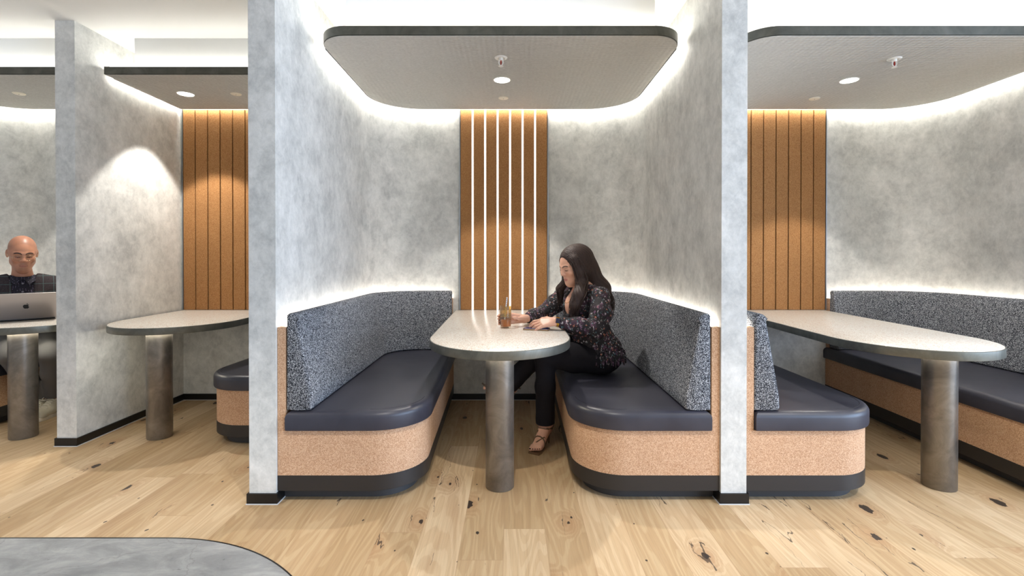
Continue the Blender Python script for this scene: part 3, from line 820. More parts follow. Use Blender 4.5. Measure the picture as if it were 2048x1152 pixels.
def hand(s, wrist, knuckle_dir, palm_n, thumb_dir, bends, sc=1.0, spread=.10, thumb=None, k=.006, tips=None):
    """five fingers on a palm; bends: per finger three joint angles (towards the palm)"""
    d = A3(knuckle_dir); d /= np.linalg.norm(d); n = A3(palm_n); n -= d * (n @ d); n /= np.linalg.norm(n)
    t = A3(thumb_dir); t -= d * (t @ d) + n * (t @ n); t /= np.linalg.norm(t); w = A3(wrist)
    LEN = [(.041, .025, .020), (.045, .029, .021), (.041, .027, .021), (.033, .020, .019)]
    out = []
    for i in range(4):
        off = (.028, .0095, -.0095, -.027)[i]; ln = (.083, .086, .081, .073)[i]
        kn = w + (d * ln + t * off - n * (-.002)) * sc
        s.cone(w + t * off * .62 * sc + d * .004 * sc, kn, .0145 * sc, .0112 * sc, .014 * sc)
        a = 0; p = kn; rad = [.0100, .0090, .0080, .0066]
        fd = d + t * spread * (1.5 - i) * .9; fd /= np.linalg.norm(fd)
        for j in range(3):
            a += math.radians(bends[i][j]); q = p + (fd * math.cos(a) + n * math.sin(a)) * LEN[i][j] * sc
            s.cone(p, q, rad[j] * sc, rad[j + 1] * sc, .0035 * sc); p = q
        out.append(p)
    if thumb is None: thumb = [(.018, .030, .006), (.050, .050, .014), (.080, .052, .020), (.103, .046, .024)]
    P = [w + (d * a + t * b + n * c) * sc for a, b, c in thumb]
    s.chain(P, [.0150 * sc, .0122 * sc, .0100 * sc, .0078 * sc], .008 * sc)
    return out

# ------------------------------------------------------------------ the woman
WS = (.80, .50, .37); WS = srgb(222, 172, 146); LIPW = srgb(176, 96, 92)
SEAT_W = (.57, 3.2, .452)
C = A3((.402, 3.215, 1.150)); Rm = frame((-.83, -.46, -.36)); hs = .945
b = SDF(); T = head_sdf(C, Rm, hs, b)
nb = A3((.475, 3.235, .985))
b.chain([T((0, -.03, -.05)), T((0, -.038, -.10)), nb], [.054, .050, .058], .03)
SL, SR = A3((.548, 3.085, .955)), A3((.395, 3.375, .955))
b.cone(nb, SL, .052, .042, .04).cone(nb, SR, .052, .042, .04)
b.ell((.462, 3.215, .885), (.12, .12, .11), .04)
# near arm, hand resting on the phone
WL = A3((.262, 2.985, .812)); EL = A3((.520, 2.985, .762))
hl = SDF(); hl.chain([SL, EL, EL + (WL - EL) * .35, EL + (WL - EL) * .8, WL], [.042, .036, .036, .027, .0235], .02)
hand(hl, WL, (-.97, .03, -.12), (-.1, .55, -.83), (0, .83, .55), [(14, 26, 14), (14, 28, 16), (12, 28, 18), (8, 24, 18)], 1.02, .16,
     thumb=[(.018, .026, .006), (.046, .046, .010), (.072, .052, .014), (.094, .048, .017)])
# far arm, hand round the glass
G = A3((-.040, 3.090, .76))
WR = A3((.088, 3.165, .806)); ER = A3((.215, 3.395, .812))
hr = SDF(); hr.chain([SR, ER, ER + (WR - ER) * .4, ER + (WR - ER) * .8, WR], [.042, .036, .036, .027, .023], .02)
for i, zz in enumerate((.838, .820, .802, .786)):
    k0 = G + A3((.030 - .002 * i, .052 - .004 * i, 0)); k0[2] = zz
    hr.cone(WR + A3((-.006, 0, (.012, .004, -.004, -.011)[i])), k0, .0140, .0110, .014)
    pts = [k0, A3((G[0] - .008, G[1] + .0475, zz - .002)), A3((G[0] - .040, G[1] + .0285, zz - .004)), A3((G[0] - .0475 + .002 * i, G[1] + .002, zz - .006))]
    hr.chain(pts, [.0102, .0092, .0082, .0068], .0035)
hr.chain([WR + A3((-.012, -.012, .006)), A3((.042, 3.112, .812)), A3((.022, 3.082, .822)), A3((.006, 3.060, .828))], [.0150, .0118, .0098, .0076], .008)
# near foot on its heel
def foot(s, heel, ankle, ball, toe, side, sc=.95, up=(0, 0, 1)):
    heel, ankle, ball, toe, side = map(A3, (heel, ankle, ball, toe, side)); u = A3(up)
    s.chain([ankle + u * .09 + (ankle - ball) * .08, ankle, ], [.034, .032], .02)
    s.cone(ankle, heel, .030, .026, .03)
    s.cone(ankle, ball + side * .012, .031, .021, .03).cone(ankle, ball - side * .018, .028, .019, .03).cone(heel, ball, .025, .020, .03)
    f = (toe - ball) / np.linalg.norm(toe - ball)
    for i, (o, l, r) in enumerate(((.026, .050, .0125), (.010, .047, .0092), (-.003, .042, .0085), (-.015, .036, .0080), (-.026, .029, .0078))):
        a = ball + side * o * .9 - f * .004; m = a + side * o * .12 + f * l * .55 + u * .005; e = a + side * o * .16 + f * l - u * .003
        s.chain([a, m, e], [r * 1.1, r, r * .92], .005)
side = A3((-.86, .5, 0)) * 1.0
hf = SDF(); foot(hf, (.232, 3.168, .103), (.216, 3.142, .135), (.160, 3.045, .032), (.140, 3.008, .026), side)
# far foot in the air
hf2 = SDF(); foot(hf2, (.004, 3.322, .315), (-.016, 3.302, .352), (-.128, 3.282, .342), (-.178, 3.272, .338), A3((-.2, -.97, .1)), up=(.68, -.07, .73))
HL, HR = A3((.570, 3.135, .552)), A3((.580, 3.295, .556))
KL, AL = A3((.212, 3.130, .572)), A3((.212, 3.132, .135))
KR, AR = A3((.245, 3.275, .628)), A3((-.004, 3.300, .366))
fb = SDF(); fb.sub(b).cone((.465, 3.22, .86), (.575, 3.215, .60), .095, .10, .04).ell((.585, 3.215, .57), (.105, .135, .085), .04)
fb.chain([HL, KL, AL + A3((.004, .01, 0))], [.080, .052, .036], .03).chain([HR, KR, AR], [.080, .052, .038], .03)
for q_ in (hl, hr, hf, hf2): fb.sub(q_, .006)
V, Q = fb.mesh(.0026); V = relax(V, Q, 1)
body = tomb(MB(), V, Q); cW = face_tint(V, C, Rm, hs, WS, LIPW); far_ = np.linalg.norm(V - C, axis=1) > .17; cW[far_] = A3(WS)
woman = tag(obj('person', body, 'skin', None, SEAT_W, smooth=180, attr=cW),
            'woman with long dark hair, dark floral blouse and black trousers, holding an iced drink', 'person', 'people sitting in the booths')
WLOC[woman.name] = Vector(SEAT_W)
lashes_eyes(T, woman, hs)
# toe nails
mb = MB()
f_ = A3((.140 - .160, 3.008 - 3.045, -.006)); f_ /= np.linalg.norm(f_)
for o, l, r in ((.026, .050, .0115), (.010, .047, .0085), (-.003, .042, .008), (-.015, .036, .0075), (-.026, .029, .007)):
    c = A3((.160, 3.045, .032)) + side * o * 1.06 + f_ * (l + r * .55) + A3((0, 0, r * .45))
    mb.ell(tuple(c), (r * .55, r * .55, r * .35), 10)
obj('toe_nails', mb, 'black_trim', woman)

# blouse
bl = SDF()
bl.ell((.470, 3.222, .872), (.128, .128, .125), .05)
bl.cone((.468, 3.222, .90), (.520, 3.226, .68), .122, .112, .06)
bl.cone((.530, 3.225, .68), (.575, 3.215, .585), .118, .150, .06)
bl.cone((.480, 3.235, .965), SL, .062, .056, .05).cone((.480, 3.235, .965), SR, .062, .056, .05)
bl.chain([SL, SL + (EL - SL) * .5 + A3((.01, -.02, 0)), EL, EL + (WL - EL) * .45 + A3((0, 0, -.004)), EL + (WL - EL) * .80], [.060, .063, .055, .054, .040], .03)
bl.chain([SR, SR + (ER - SR) * .5 + A3((0, .02, .0)), ER, ER + (WR - ER) * .45, ER + (WR - ER) * .84], [.058, .060, .052, .050, .036], .03)
# open neck: a deep V towards the face side
fw = A3((-.87, -.49, 0)); fw /= np.linalg.norm(fw)
top = A3((.470, 3.228, 1.0)) + fw * .085; low = A3((.470, 3.228, .815)) + fw * .150
bl.cone(top + A3((0, 0, .04)), low, .066, .020, .012, cut=True)
bl.cone(nb + A3((0, 0, .02)), nb + A3((-.05, -.02, .12)), .066, .085, .012, cut=True)
bl.plane((.55, 3.2, .600), (.18, -.0, -1), .006)
bl.warp = lambda P: .0050 * vnoise(P, 62, 3) + .0035 * vnoise(P, 130, 5)
blouse = sdfobj('blouse', bl, .0048, 'floral_cloth', woman, 1, lo=(.03, 2.87, .54), hi=(.74, 3.50, 1.04))
# ruffled peplum and hem tufts
rs = random.Random(3); mb = MB()
for ringi, (zt, zb, rr, n) in enumerate(((.668, .600, .122, 58), (.640, .560, .138, 64), (.62, .528, .150, 66))):
    for i in range(n):
        a = 2 * PI * (i + rs.random() * .6) / n
        cx, cy = .545 + (.68 - zt) * .4, 3.22
        ca, sa = math.cos(a), math.sin(a)
        r0 = rr * .90; r1 = rr * (1.10 + .12 * rs.random())
        x0, y0 = cx + ca * r0 * .95, cy + sa * r0 * 1.02
        x1, y1 = cx + ca * r1 * .95, cy + sa * r1 * 1.05
        zz = zb + rs.uniform(-.014, .014)
        if x1 < .45: zz = max(zz, .575)
        mb.tube([(x0, y0, zt), ((x0 + x1) / 2 + ca * .012, (y0 + y1) / 2 + sa * .012, (zt + zz) / 2 + .008), (x1, y1, zz)], [.010, .0115, .003], 6)
obj('ruffle', mb, 'floral_cloth', blouse, smooth=60)
cm = SDF(); cm.ell((.462, 3.217, .83), (.124, .124, .115), .04); cm.plane((.462, 3.217, .868), (-.25, -.12, 1), .004)
obj_c = sdfobj('camisole', cm, .005, 'black_camisole', woman, 1)
# necklace
mb = MB(); c0 = nb + A3((-.01, -.005, .0))
pts = []
for i in range(25):
    a = PI * (i / 24) ; l = math.cos(a)
    rt = A3((.49, -.87, 0))
    p = nb + rt * .062 * l + fw * (.075 * math.sin(a) + .010) + A3((0, 0, .025 - .115 * math.sin(a)))
    # keep it on the skin
    for _ in range(12):
        dd = b.ev(p[None])[0]
        if abs(dd - .0012) < 2e-4: break
        g = np.array([b.ev((p + e)[None])[0] - b.ev((p - e)[None])[0] for e in np.eye(3) * .002]); g /= np.linalg.norm(g) + 1e-9
        p = p - g * (dd - .0012)
    pts.append(tuple(p))
obj('necklace', MB().tube(pts, .0011, 6), 'gold', woman)

# trousers
tr_ = SDF()
tr_.ell((.590, 3.215, .556), (.128, .160, .104), .05)
l1 = SDF(); l1.chain([HL, HL + (KL - HL) * .5, KL], [.096, .088, .068], .04)
l1.chain([KL, KL + (AL - KL) * .45, AL + A3((0, 0, -.03))], [.066, .061, .060], .03); l1.plane((.212, 3.13, .142), (0, 0, -1), .003)
l2 = SDF(); l2.chain([HR, HR + (KR - HR) * .5, KR], [.092, .084, .066], .04)
l2.chain([KR, KR + (AR - KR) * .45, AR + (AR - KR) * .2], [.064, .062, .066], .03); l2.plane(AR + (AR - KR) * .085, AR - KR, .003)
tr_.sub(l1, .03).sub(l2, .03)
tr_.warp = lambda P: .0030 * vnoise(P, 48, 9) + .0015 * vnoise(P, 120, 2)
V, Q = tr_.mesh(.0052); V = relax(V, Q, 1)
on = (V[:, 0] > .365) & (V[:, 2] < .4545); V[on, 2] = .4545          # cloth lies flat on the cushion
obj('trousers', tomb(MB(), V, Q), 'black_cloth', woman, smooth=180)

# sandals
def sandal(ball, toe, heel, side, groundz, name, parent):
    ball, toe, heel, side = map(A3, (ball, toe, heel, side)); u = A3((0, 0, 1)); mb = MB()
    f = (toe - ball); f[2] = 0; f /= np.linalg.norm(f)
    L = np.linalg.norm((ball - heel)[:2])
    st = []
    for i in range(13):
        q = i / 12
        if q < .5:
            k = q / .5; c = heel + (ball - heel) * k; zz = groundz + .076 + (.0 - .076) * (1 - math.cos(PI * k)) / 2 + .006
            w = .024 + .012 * k
        else:
            k = (q - .5) / .5; c = ball + f * .062 * k; zz = groundz + .006; w = .036 + .003 * math.sin(PI * k)
        st.append((c, zz, w))
    rings = []
    for c, zz, w in st:
        l = c + side * w; r = c - side * w
        rings.append([(l[0], l[1], zz + .004), (r[0], r[1], zz + .004), (r[0], r[1], zz - .006), (l[0], l[1], zz - .006)])
    mb.loops(rings)
    o = obj('sandal', mb, 'brown_strap', parent, smooth=30)
    hc = heel - f * .006
    obj('heel', MB().tube([(hc[0], hc[1], groundz + .076), (hc[0] - f[0] * .006, hc[1] - f[1] * .006, groundz + .03), (hc[0] - f[0] * .004, hc[1] - f[1] * .004, groundz)], [.011, .006, .0055], 10), 'brown_strap', o)
    return o
sd = sandal((.160, 3.045, .03), (.140, 3.008, .02), (.232, 3.170, .1), side / np.linalg.norm(side), .0, 'sandal', woman)
def strap(s, pts, w, par):
    """ribbon pulled onto the skin along a guide"""
    mb = MB(); out = []
    for p in pts:
        p = A3(p)
        for _ in range(14):
            dd = s.ev(p[None])[0]
            if abs(dd - .0022) < 2e-4: break
            g = np.array([s.ev((p + e)[None])[0] - s.ev((p - e)[None])[0] for e in np.eye(3) * .002]); g /= np.linalg.norm(g) + 1e-9
            p = p - g * (dd - .0022)
        out.append(tuple(p))
    obj('strap', mb.tube(out, w, 8), 'brown_strap', par)
sN = side / np.linalg.norm(side)
def across(c, up, hw, n=9): return [A3(c) + sN * (hw * math.cos(PI * i / n)) + A3((0, 0, up * math.sin(PI * i / n))) + A3((0, 0, -.004)) for i in range(n + 1)]
strap(hf, across((.168, 3.060, .03), .06, .05), .0042, sd)
strap(hf, [A3((.160, 3.045, .03)) + sN * .04 + A3((0, 0, .0)), A3((.155, 3.035, .06)), A3((.176, 3.075, .075)) - sN * .02, A3((.196, 3.10, .05)) - sN * .045], .0038, sd)
strap(hf, [A3((.185, 3.09, .05)) + sN * .05, A3((.19, 3.09, .10)) + sN * .02, A3((.205, 3.11, .12)) - sN * .01, A3((.225, 3.15, .11)) - sN * .04], .0038, sd)
strap(hf, [A3((.215, 3.14, .12)) + A3((math.cos(a) * .05, math.sin(a) * .05, 0)) for a in [2 * PI * i / 14 for i in range(15)]], .0034, sd)

# the same sandal, mirrored onto the raised foot
def basis(h0, b0, sd0, flip):
    a = A3(b0) - A3(h0); a /= np.linalg.norm(a); b_ = A3(sd0); b_ = b_ - a * (b_ @ a); b_ /= np.linalg.norm(b_)
    return np.stack([a, b_, np.cross(a, b_) * flip], 1)
B1 = basis((.232, 3.168, .103), (.160, 3.045, .032), side, -1); B2 = basis((.004, 3.322, .315), (-.128, 3.282, .342), (-.2, -.97, .1), 1)
def mirrored(o, par):
    mb = MB(); base = np.array(wloc(o)); M = B2 @ B1.T
    vs_ = [tuple(A3((-.128, 3.282, .342)) + M @ (np.array(v.co) + base - A3((.160, 3.045, .032)))) for v in o.data.vertices]
    n = obj(o.name.split('.')[0], mb.add(vs_, [tuple(p.vertices) for p in o.data.polygons]), 'brown_strap', par, smooth=50)
    for c_ in [q for q in list(COL.objects) if q.parent == o]: mirrored(c_, n)
mirrored(sd, woman)

# watch and bracelet
ax = (WL - EL) / np.linalg.norm(WL - EL); wc = WL - ax * .012
q = Vector((0, 0, 1)).rotation_difference(Vector(ax)).to_matrix()
def band(name, c, r0, r1, w, mat, parent, seg=36, sq=1.0):
    rings = []
    for rr_, zz in ((r0, -w), (r1, -w), (r1, w), (r0, w), (r0, -w)):
        rings.append([tuple(Vector(c) + q @ Vector((rr_ * math.cos(2 * PI * i / seg), rr_ * sq * math.sin(2 * PI * i / seg), zz))) for i in range(seg)])
    return obj(name, MB().loops(rings, False, False), mat, parent)
wt = band('watch', wc, .0262, .0300, .0115, 'gold', woman)
nv = A3((0, -.94, .34)); nv -= ax * (nv @ ax); nv /= np.linalg.norm(nv); sv = np.cross(ax, nv)
fc = wc + nv * .0305
mb = MB(); cs = [fc + ax * i * .0125 + sv * j * .015 + nv * k * .0035 for k in (-1, 1) for i, j in ((-1, -1), (1, -1), (1, 1), (-1, 1))]
mb.add(cs, [(0, 3, 2, 1), (4, 5, 6, 7), (0, 1, 5, 4), (1, 2, 6, 5), (2, 3, 7, 6), (3, 0, 4, 7)]); obj('watch_face', mb, 'watch_face', wt, smooth=0)
band('bracelet', wc - ax * .026, .0275, .0310, .0055, 'gold', woman)
band('bracelet', wc - ax * .039, .0285, .0318, .0030, 'gold', woman)
rg = WL + A3((-.096, -.012, -.014))
# hair
hairR = Rm
hsdf = SDF()
HT = lambda p: C + Rm @ (A3(p) * hs)
hsdf.ell(HT((0, -.022, .048)), A3((.088, .106, .088)) * hs, .02, Rm)
hsdf.ell(HT((0, -.045, .0)), A3((.086, .082, .10)) * hs, .03, Rm)
bk = A3((.62, 3.26, .985))
hsdf.chain([HT((0, -.07, .02)), HT((0, -.085, -.08)), bk + A3((-.04, 0, .0)), bk + A3((-.005, -.01, -.12))], [.085, .078, .066, .025], .05)
LOCKS = ([HT((-.070, .030, .050)), HT((-.086, .026, -.03)), HT((-.084, .034, -.11)), A3((.418, 3.075, .965)), A3((.392, 3.062, .905)), A3((.378, 3.062, .842))],
         [HT((.068, .034, .045)), HT((.080, .036, -.03)), HT((.078, .046, -.10)), A3((.322, 3.300, .985)), A3((.325, 3.310, .935)), A3((.318, 3.312, .890))])
hsdf.chain(LOCKS[0], [.026, .031, .036, .038, .031, .010], .03)
hsdf.chain(LOCKS[1], [.020, .022, .022, .022, .018, .006], .02)
# face opening
hsdf.ell(HT((0, .098, -.030)), A3((.062, .085, .094)) * hs, .015, Rm, True)
hsdf.ell(HT((0, .105, .035)), A3((.050, .050, .055)) * hs, .02, Rm, True)
axh = [Rm[:, 0], Rm[:, 1], Rm[:, 2]]
def strandwarp(P):
    l = (P - C) @ Rm
    a = np.arctan2(l[:, 0], -l[:, 1] + .02)
    return .0013 * np.sin(a * 46 + 9 * l[:, 2]) + .0010 * np.sin(a * 83 - 14 * l[:, 2]) + .0022 * vnoise(P, 26, 4)
hsdf.warp = strandwarp
hair = sdfobj('hair', hsdf, .0034, 'dark_hair', woman, 1)
# loose strands over the shoulders, back and beside the face
rs = random.Random(11); mb = MB()
def strand(ctrl, r):
    P = [Vector(p) for p in ctrl]; out = []
    n = len(P)
    for i in range(n - 1):
        p0, p1, p2, p3 = P[max(i - 1, 0)], P[i], P[i + 1], P[min(i + 2, n - 1)]
        for kk in range(5):
            t_ = kk / 5
            out.append(.5 * ((2 * p1) + (p2 - p0) * t_ + (2 * p0 - 5 * p1 + 4 * p2 - p3) * t_ ** 2 + (3 * p1 - p0 - 3 * p2 + p3) * t_ ** 3))
    out.append(P[-1]); m = len(out)
    mb.tube(out, [r * (1 - .8 * (i / (m - 1)) ** 2) for i in range(m)], 5)
for i in range(150):
    a = rs.uniform(-1.0, 1.0); j = lambda s_: rs.uniform(-s_, s_)
    x = math.sin(a * 1.7) ; y = -math.cos(a * 1.7)
    c1 = HT((x * .078, y * .085 - .02, .06 + j(.02))); c2 = HT((x * .092, y * .09 - .03, -.03)); 
    e = bk + A3((x * .0 + j(.05) - .02, a * -.085 + j(.02), -.02)); e2 = bk + A3((j(.05) + .0, a * -.095 + j(.03), -.10 - rs.random() * .09))
    strand([c1, c2, HT((x * .085, y * .085 - .04, -.10)), e, e2], .0042)
for k_, L_ in enumerate(LOCKS):
    for i in range(95 if k_ == 0 else 45):
        j = lambda s_: np.array([rs.uniform(-s_, s_) for _ in range(3)])
        w_ = (.030, .034, .038, .040, .036, .030) if k_ == 0 else (.016, .02, .022, .024, .022, .02)
        o_ = j(1.0); c = [L_[q] + o_ * w_[q] * .9 + j(.006) for q in range(6)]
        c[5] = c[5] + A3((0, 0, rs.uniform(-.035, .05)))
        strand(c, .0034)
obj('strands', mb, 'dark_hair', hair, smooth=180)

# ------------------------------------------------------------------ what she has on the table
gx, gy = G[0], G[1]; gz = .7605
gl = thing('drinking_glass', (gx, gy, gz), 'tall glass of iced amber drink in the woman\'s hand', 'glass')
obj('glass_wall', MB().lathe([(.0005, .0), (.032, .0), (.0345, .003), (.0362, .05), (.0362, .136), (.0355, .1372), (.0343, .136), (.0343, .052), (.0325, .009), (.0005, .008)], (gx, gy, gz), 56), 'drinking_glass_wall', gl, smooth=50)
obj('drink', MB().lathe([(.0005, .0088), (.0318, .0094), (.0337, .051), (.0005, .0512)], (gx, gy, gz), 48), 'iced_tea', gl)
obj('foam_ring', MB().lathe([(.0340, .070), (.0342, .071), (.0342, .132), (.0340, .133)], (gx, gy, gz), 48, cap0=False, cap1=False), 'foam_film', gl)
mb = MB()
for ix, iy, iz, an in ((-.012, -.008, .036, .3), (.013, .006, .033, .9), (-.003, .014, .046, 1.4)):
    Rr = Matrix.Rotation(an, 3, 'Z') @ Matrix.Rotation(an * .7, 3, 'X'); s_ = .0085
    vs_ = [Vector((gx + ix, gy + iy, gz + iz)) + Rr @ Vector((a, b_, c)) * s_ for a in (-1, 1) for b_ in (-1, 1) for c in (-1, 1)]
    mb.add(vs_, [(0, 1, 3, 2), (4, 6, 7, 5), (0, 4, 5, 1), (2, 3, 7, 6), (0, 2, 6, 4), (1, 5, 7, 3)])
obj('ice', mb, 'drinking_glass_wall', gl, smooth=0)
st_ = MB().tube([(gx - .010, gy + .002, gz + .0105), (gx - .002, gy + .004, gz + .09), (gx + .009, gy + .006, gz + .190)], .0042, 12)
tag(obj('drinking_straw', st_, 'striped_paper', None, (gx, gy, gz)), 'blue and white striped paper straw standing in the glass', 'straw')
ph = thing('smartphone', (.135, 3.005, .7605), 'phone with a shiny blue back lying under the woman\'s hand', 'phone')
an = math.radians(-14); ca, sa = math.cos(an), math.sin(an)
def rrect(cx, cy, w, h, r, an):
    p = arc(w - r, h - r, r, r, 0, 90, 6) + arc(-w + r, h - r, r, r, 90, 180, 6) + arc(-w + r, -h + r, r, r, 180, 270, 6) + arc(w - r, -h + r, r, r, 270, 360, 6)
    return [(cx + x * math.cos(an) - y * math.sin(an), cy + x * math.sin(an) + y * math.cos(an)) for x, y in p]
obj('case_edge', MB().prism(rrect(.150, 3.000, .078, .040, .009, an), [(.0015, .7604), (0, .762), (0, .768), (.001, .769)]), 'phone_edge', ph)
obj('back_glass', MB().prism(rrect(.150, 3.000, .076, .038, .008, an), [(0, .7688), (0, .7700), (.0012, .7708)]), 'phone_blue', ph)

# ------------------------------------------------------------------ the man
MSK = srgb(190, 134, 106); LIPM = srgb(168, 98, 88)
msc = 1.13
MC = A3((-3.578, 3.60, 1.233)); MR = frame((.715, -.63, -.30)); ms = .99
mb_ = SDF(); MT = head_sdf(MC, MR, ms, mb_, True)
mf = A3((.705, -.709, 0)); mr = A3((.709, .705, 0))        # facing, his left = picture right
mn = MC - mf * .075 + A3((0, 0, -.188))
mb_.chain([MT((0, -.02, -.05)), MT((0, -.03, -.10)), mn], [.048, .049, .064], .02)
LC = A3((-3.395, 3.440, .762))                                # laptop hinge centre
lx = A3((.709, .705, 0)); ly = A3((.705, -.709, 0))           # laptop right (seen by us), towards us
for sg in (-1, 1):
    w = LC - ly * .215 + lx * sg * .085 + A3((0, 0, .045)); e = mn - mf * .02 + lx * sg * .255 + A3((0, 0, -.235))
    h_ = SDF(); h_.chain([mn - mf * .03 + mr * sg * .17 + A3((0, 0, -.085)), e, e + (w - e) * .5, w], [.05, .042, .034, .027], .02)
    hand(h_, w, ly * 1.0 + lx * -sg * .15 + A3((0, 0, -.10)), (0, 0, -1), lx * -sg, [(10, 30, 20)] * 4, 1.02, .1)
    mb_.sub(h_, .02)
SEAT_M = (-3.80, 3.80, .452)
MHL, MHR = A3((-3.70, 3.87, .565)), A3((-3.87, 3.70, .565))
MKL, MKR = A3((-3.335, 3.56, .520)), A3((-3.520, 3.44, .545))
MAL, MAR = A3((-3.520, 3.790, .135)), A3((-3.615, 3.755, .135))
mb_.cone(mn - mf * .045 + A3((0, 0, -.12)), A3((-3.79, 3.80, .60)), .085, .10, .06)
for h_, k_, a_ in ((MHL, MKL, MAL), (MHR, MKR, MAR)): mb_.chain([h_, k_, a_, a_ + A3((0, 0, -.09))], [.085, .056, .038, .034], .03)
V, Q = mb_.mesh(.0026); V = relax(V, Q, 1)
mbody = tomb(MB(), V, Q); cM = face_tint(V, MC, MR, ms, MSK, LIPM, True); far_ = np.linalg.norm(V - MC, axis=1) > .19; cM[far_] = A3(MSK)
man = tag(obj('person', mbody, 'skin', None, SEAT_M, smooth=180, attr=cM),
          'bald man with round glasses in a plaid jacket, looking down at the open laptop', 'person', 'people sitting in the booths')
WLOC[man.name] = Vector(SEAT_M)
lashes_eyes(MT, man, ms, 1)
# glasses
g_ = MB()
for x in (-1, 1):
    c = MT((x * .033, .1035, -.007)); n_ = MR @ A3((x * .12, 1, -.05))
    qv = Vector((0, 0, 1)).rotation_difference(Vector(n_))
    pts = [MT((x * .033 + .0235 * math.cos(a), .1035 - abs(.0235 * math.cos(a) * x + .033) * .05, -.007 + .0195 * math.sin(a))) for a in [2 * PI * i / 32 for i in range(33)]]
    g_.tube([tuple(p) for p in pts], .0011 * ms, 6)
    g_.tube([tuple(MT((x * .0565, .100, -.003))), tuple(MT((x * .076, .085, -.001))), tuple(MT((x * .081, .0, .002))), tuple(MT((x * .080, -.012, -.01)))], .0011 * ms, 6)
g_.tube([tuple(MT((-.0095, .102, -.004))), tuple(MT((0, .110, .0))), tuple(MT((.0095, .102, -.004)))], .0012 * ms, 6)
obj('eyeglasses', g_, 'wire_frame', man)
# shirt, jacket, trousers
def man_torso(grow, arms=True):
    s = SDF(); hip = A3((-3.79, 3.80, .60))
    ch = mn - mf * .035 + A3((0, 0, -.17))
    rot = np.stack([mr, mf, A3((0, 0, 1))], 1)
    s.ell(ch, A3((.185 + grow, .125 + grow, .175)), .05, rot)
    s.ell(ch * .5 + hip * .5, A3((.170 + grow, .125 + grow, .17)), .06, rot)
    s.ell(hip + A3((0, 0, .02)), A3((.175 + grow, .14 + grow, .14)), .06, rot)
    shl = []
    for sg in (-1, 1):
        sh = mn - mf * .03 + mr * sg * .185 + A3((0, 0, -.075)); shl.append(sh)
        s.cone(mn - mf * .02 + A3((0, 0, -.015)), sh, .066 + grow, .066 + grow, .06)
        if arms:
            w = LC - ly * .215 + lx * sg * .085 + A3((0, 0, .045)); e = mn - mf * .02 + lx * sg * .255 + A3((0, 0, -.235))
            s.chain([sh, (sh + e) / 2, e, e + (w - e) * .5, e + (w - e) * .9], [.070, .066, .058, .052, .042], .035)
    return s, ch
s, ch = man_torso(0, False); s.plane(mn - mf * .02 + A3((0, 0, .012)), (.10, -.10, 1), .004)
s.plane(ch + A3((0, 0, -.30)), (0, 0, -1), .004)
shirt = sdfobj('shirt', s, .0055, 'dotted_shirt', man, 1)
# collar
mbc = MB()
for sg in (-1, 1):
    a0 = mn + A3((0, 0, .022)) + mr * sg * .069 - mf * .02; a1 = mn + A3((0, 0, .002)) + mr * sg * .004 + mf * .080
    p = [a0, mn + mr * sg * .058 + mf * .048 + A3((0, 0, .026)), a1, mn + mr * sg * .034 + mf * .100 + A3((0, 0, -.042)), mn + mr * sg * .070 + mf * .066 + A3((0, 0, -.012))]
    th = -mf * .006 * 1 + A3((0, 0, -.004))
    o = [q_ + th for q_ in p]
    n5 = 5; fs = [tuple(range(5)), tuple(range(9, 4, -1))] + [(i, (i + 1) % 5, 5 + (i + 1) % 5, 5 + i) for i in range(5)]
    mbc.add(p + o, fs)
mbc.tube([tuple(mn + A3((0, 0, .012 - .010 * math.sin(a))) + (mr * math.cos(a) * .066 + mf * math.sin(a) * .072)) for a in [2 * PI * i / 24 for i in range(25)]], .012, 8)
obj('collar', mbc, 'dotted_shirt', shirt, smooth=30)
def onto(s, p, off, axis):
    p = A3(p); axis = A3(axis)
    for _ in range(60):
        if s.ev(p[None])[0] > off: break
        p = p + axis * .004
    for _ in range(80):
        dd = s.ev(p[None])[0]
        if dd <= off: break
        p = p - axis * max(.0006, dd * .6)
    return p
for zz in (-.035, -.095, -.155, -.215):
    p = onto(s, mn + A3((0, 0, zz)) + mf * .05, .001, mf)
    mb = MB(); qv = Vector((0, 0, 1)).rotation_difference(Vector(mf)).to_matrix()
    rings = [[tuple(Vector(p) + qv @ Vector((r * math.cos(2 * PI * i / 14), r * math.sin(2 * PI * i / 14), h_))) for i in range(14)] for r, h_ in ((.0062, -.001), (.0066, .0018), (.0045, .003))]
    obj('button', mb.loops(rings), 'shirt_button', shirt)
j, ch = man_torso(.016)
j.plane(mn - mf * .03 + A3((0, 0, .020)), (-.35 * .7, .35 * .7, 1), .004)
# front opening: a V between the lapels
j.cone(mn + mf * .11 + A3((0, 0, .04)), ch + mf * .165 + A3((0, 0, -.02)), .080, .074, .006, cut=True)
j.cone(ch + mf * .165 + A3((0, 0, -.02)), ch + mf * .19 + A3((0, 0, -.24)), .074, .02, .006, cut=True)
j.cone(mn + mf * .02 + A3((0, 0, .05)), mn + mf * .11 + A3((0, 0, .03)), .078, .078, .008, cut=True)
j.plane(ch + A3((0, 0, -.40)), (0, 0, -1), .004)
j.warp = lambda P: .003 * vnoise(P, 30, 8)
jk = sdfobj('jacket', j, .006, 'plaid_wool', man, 1)
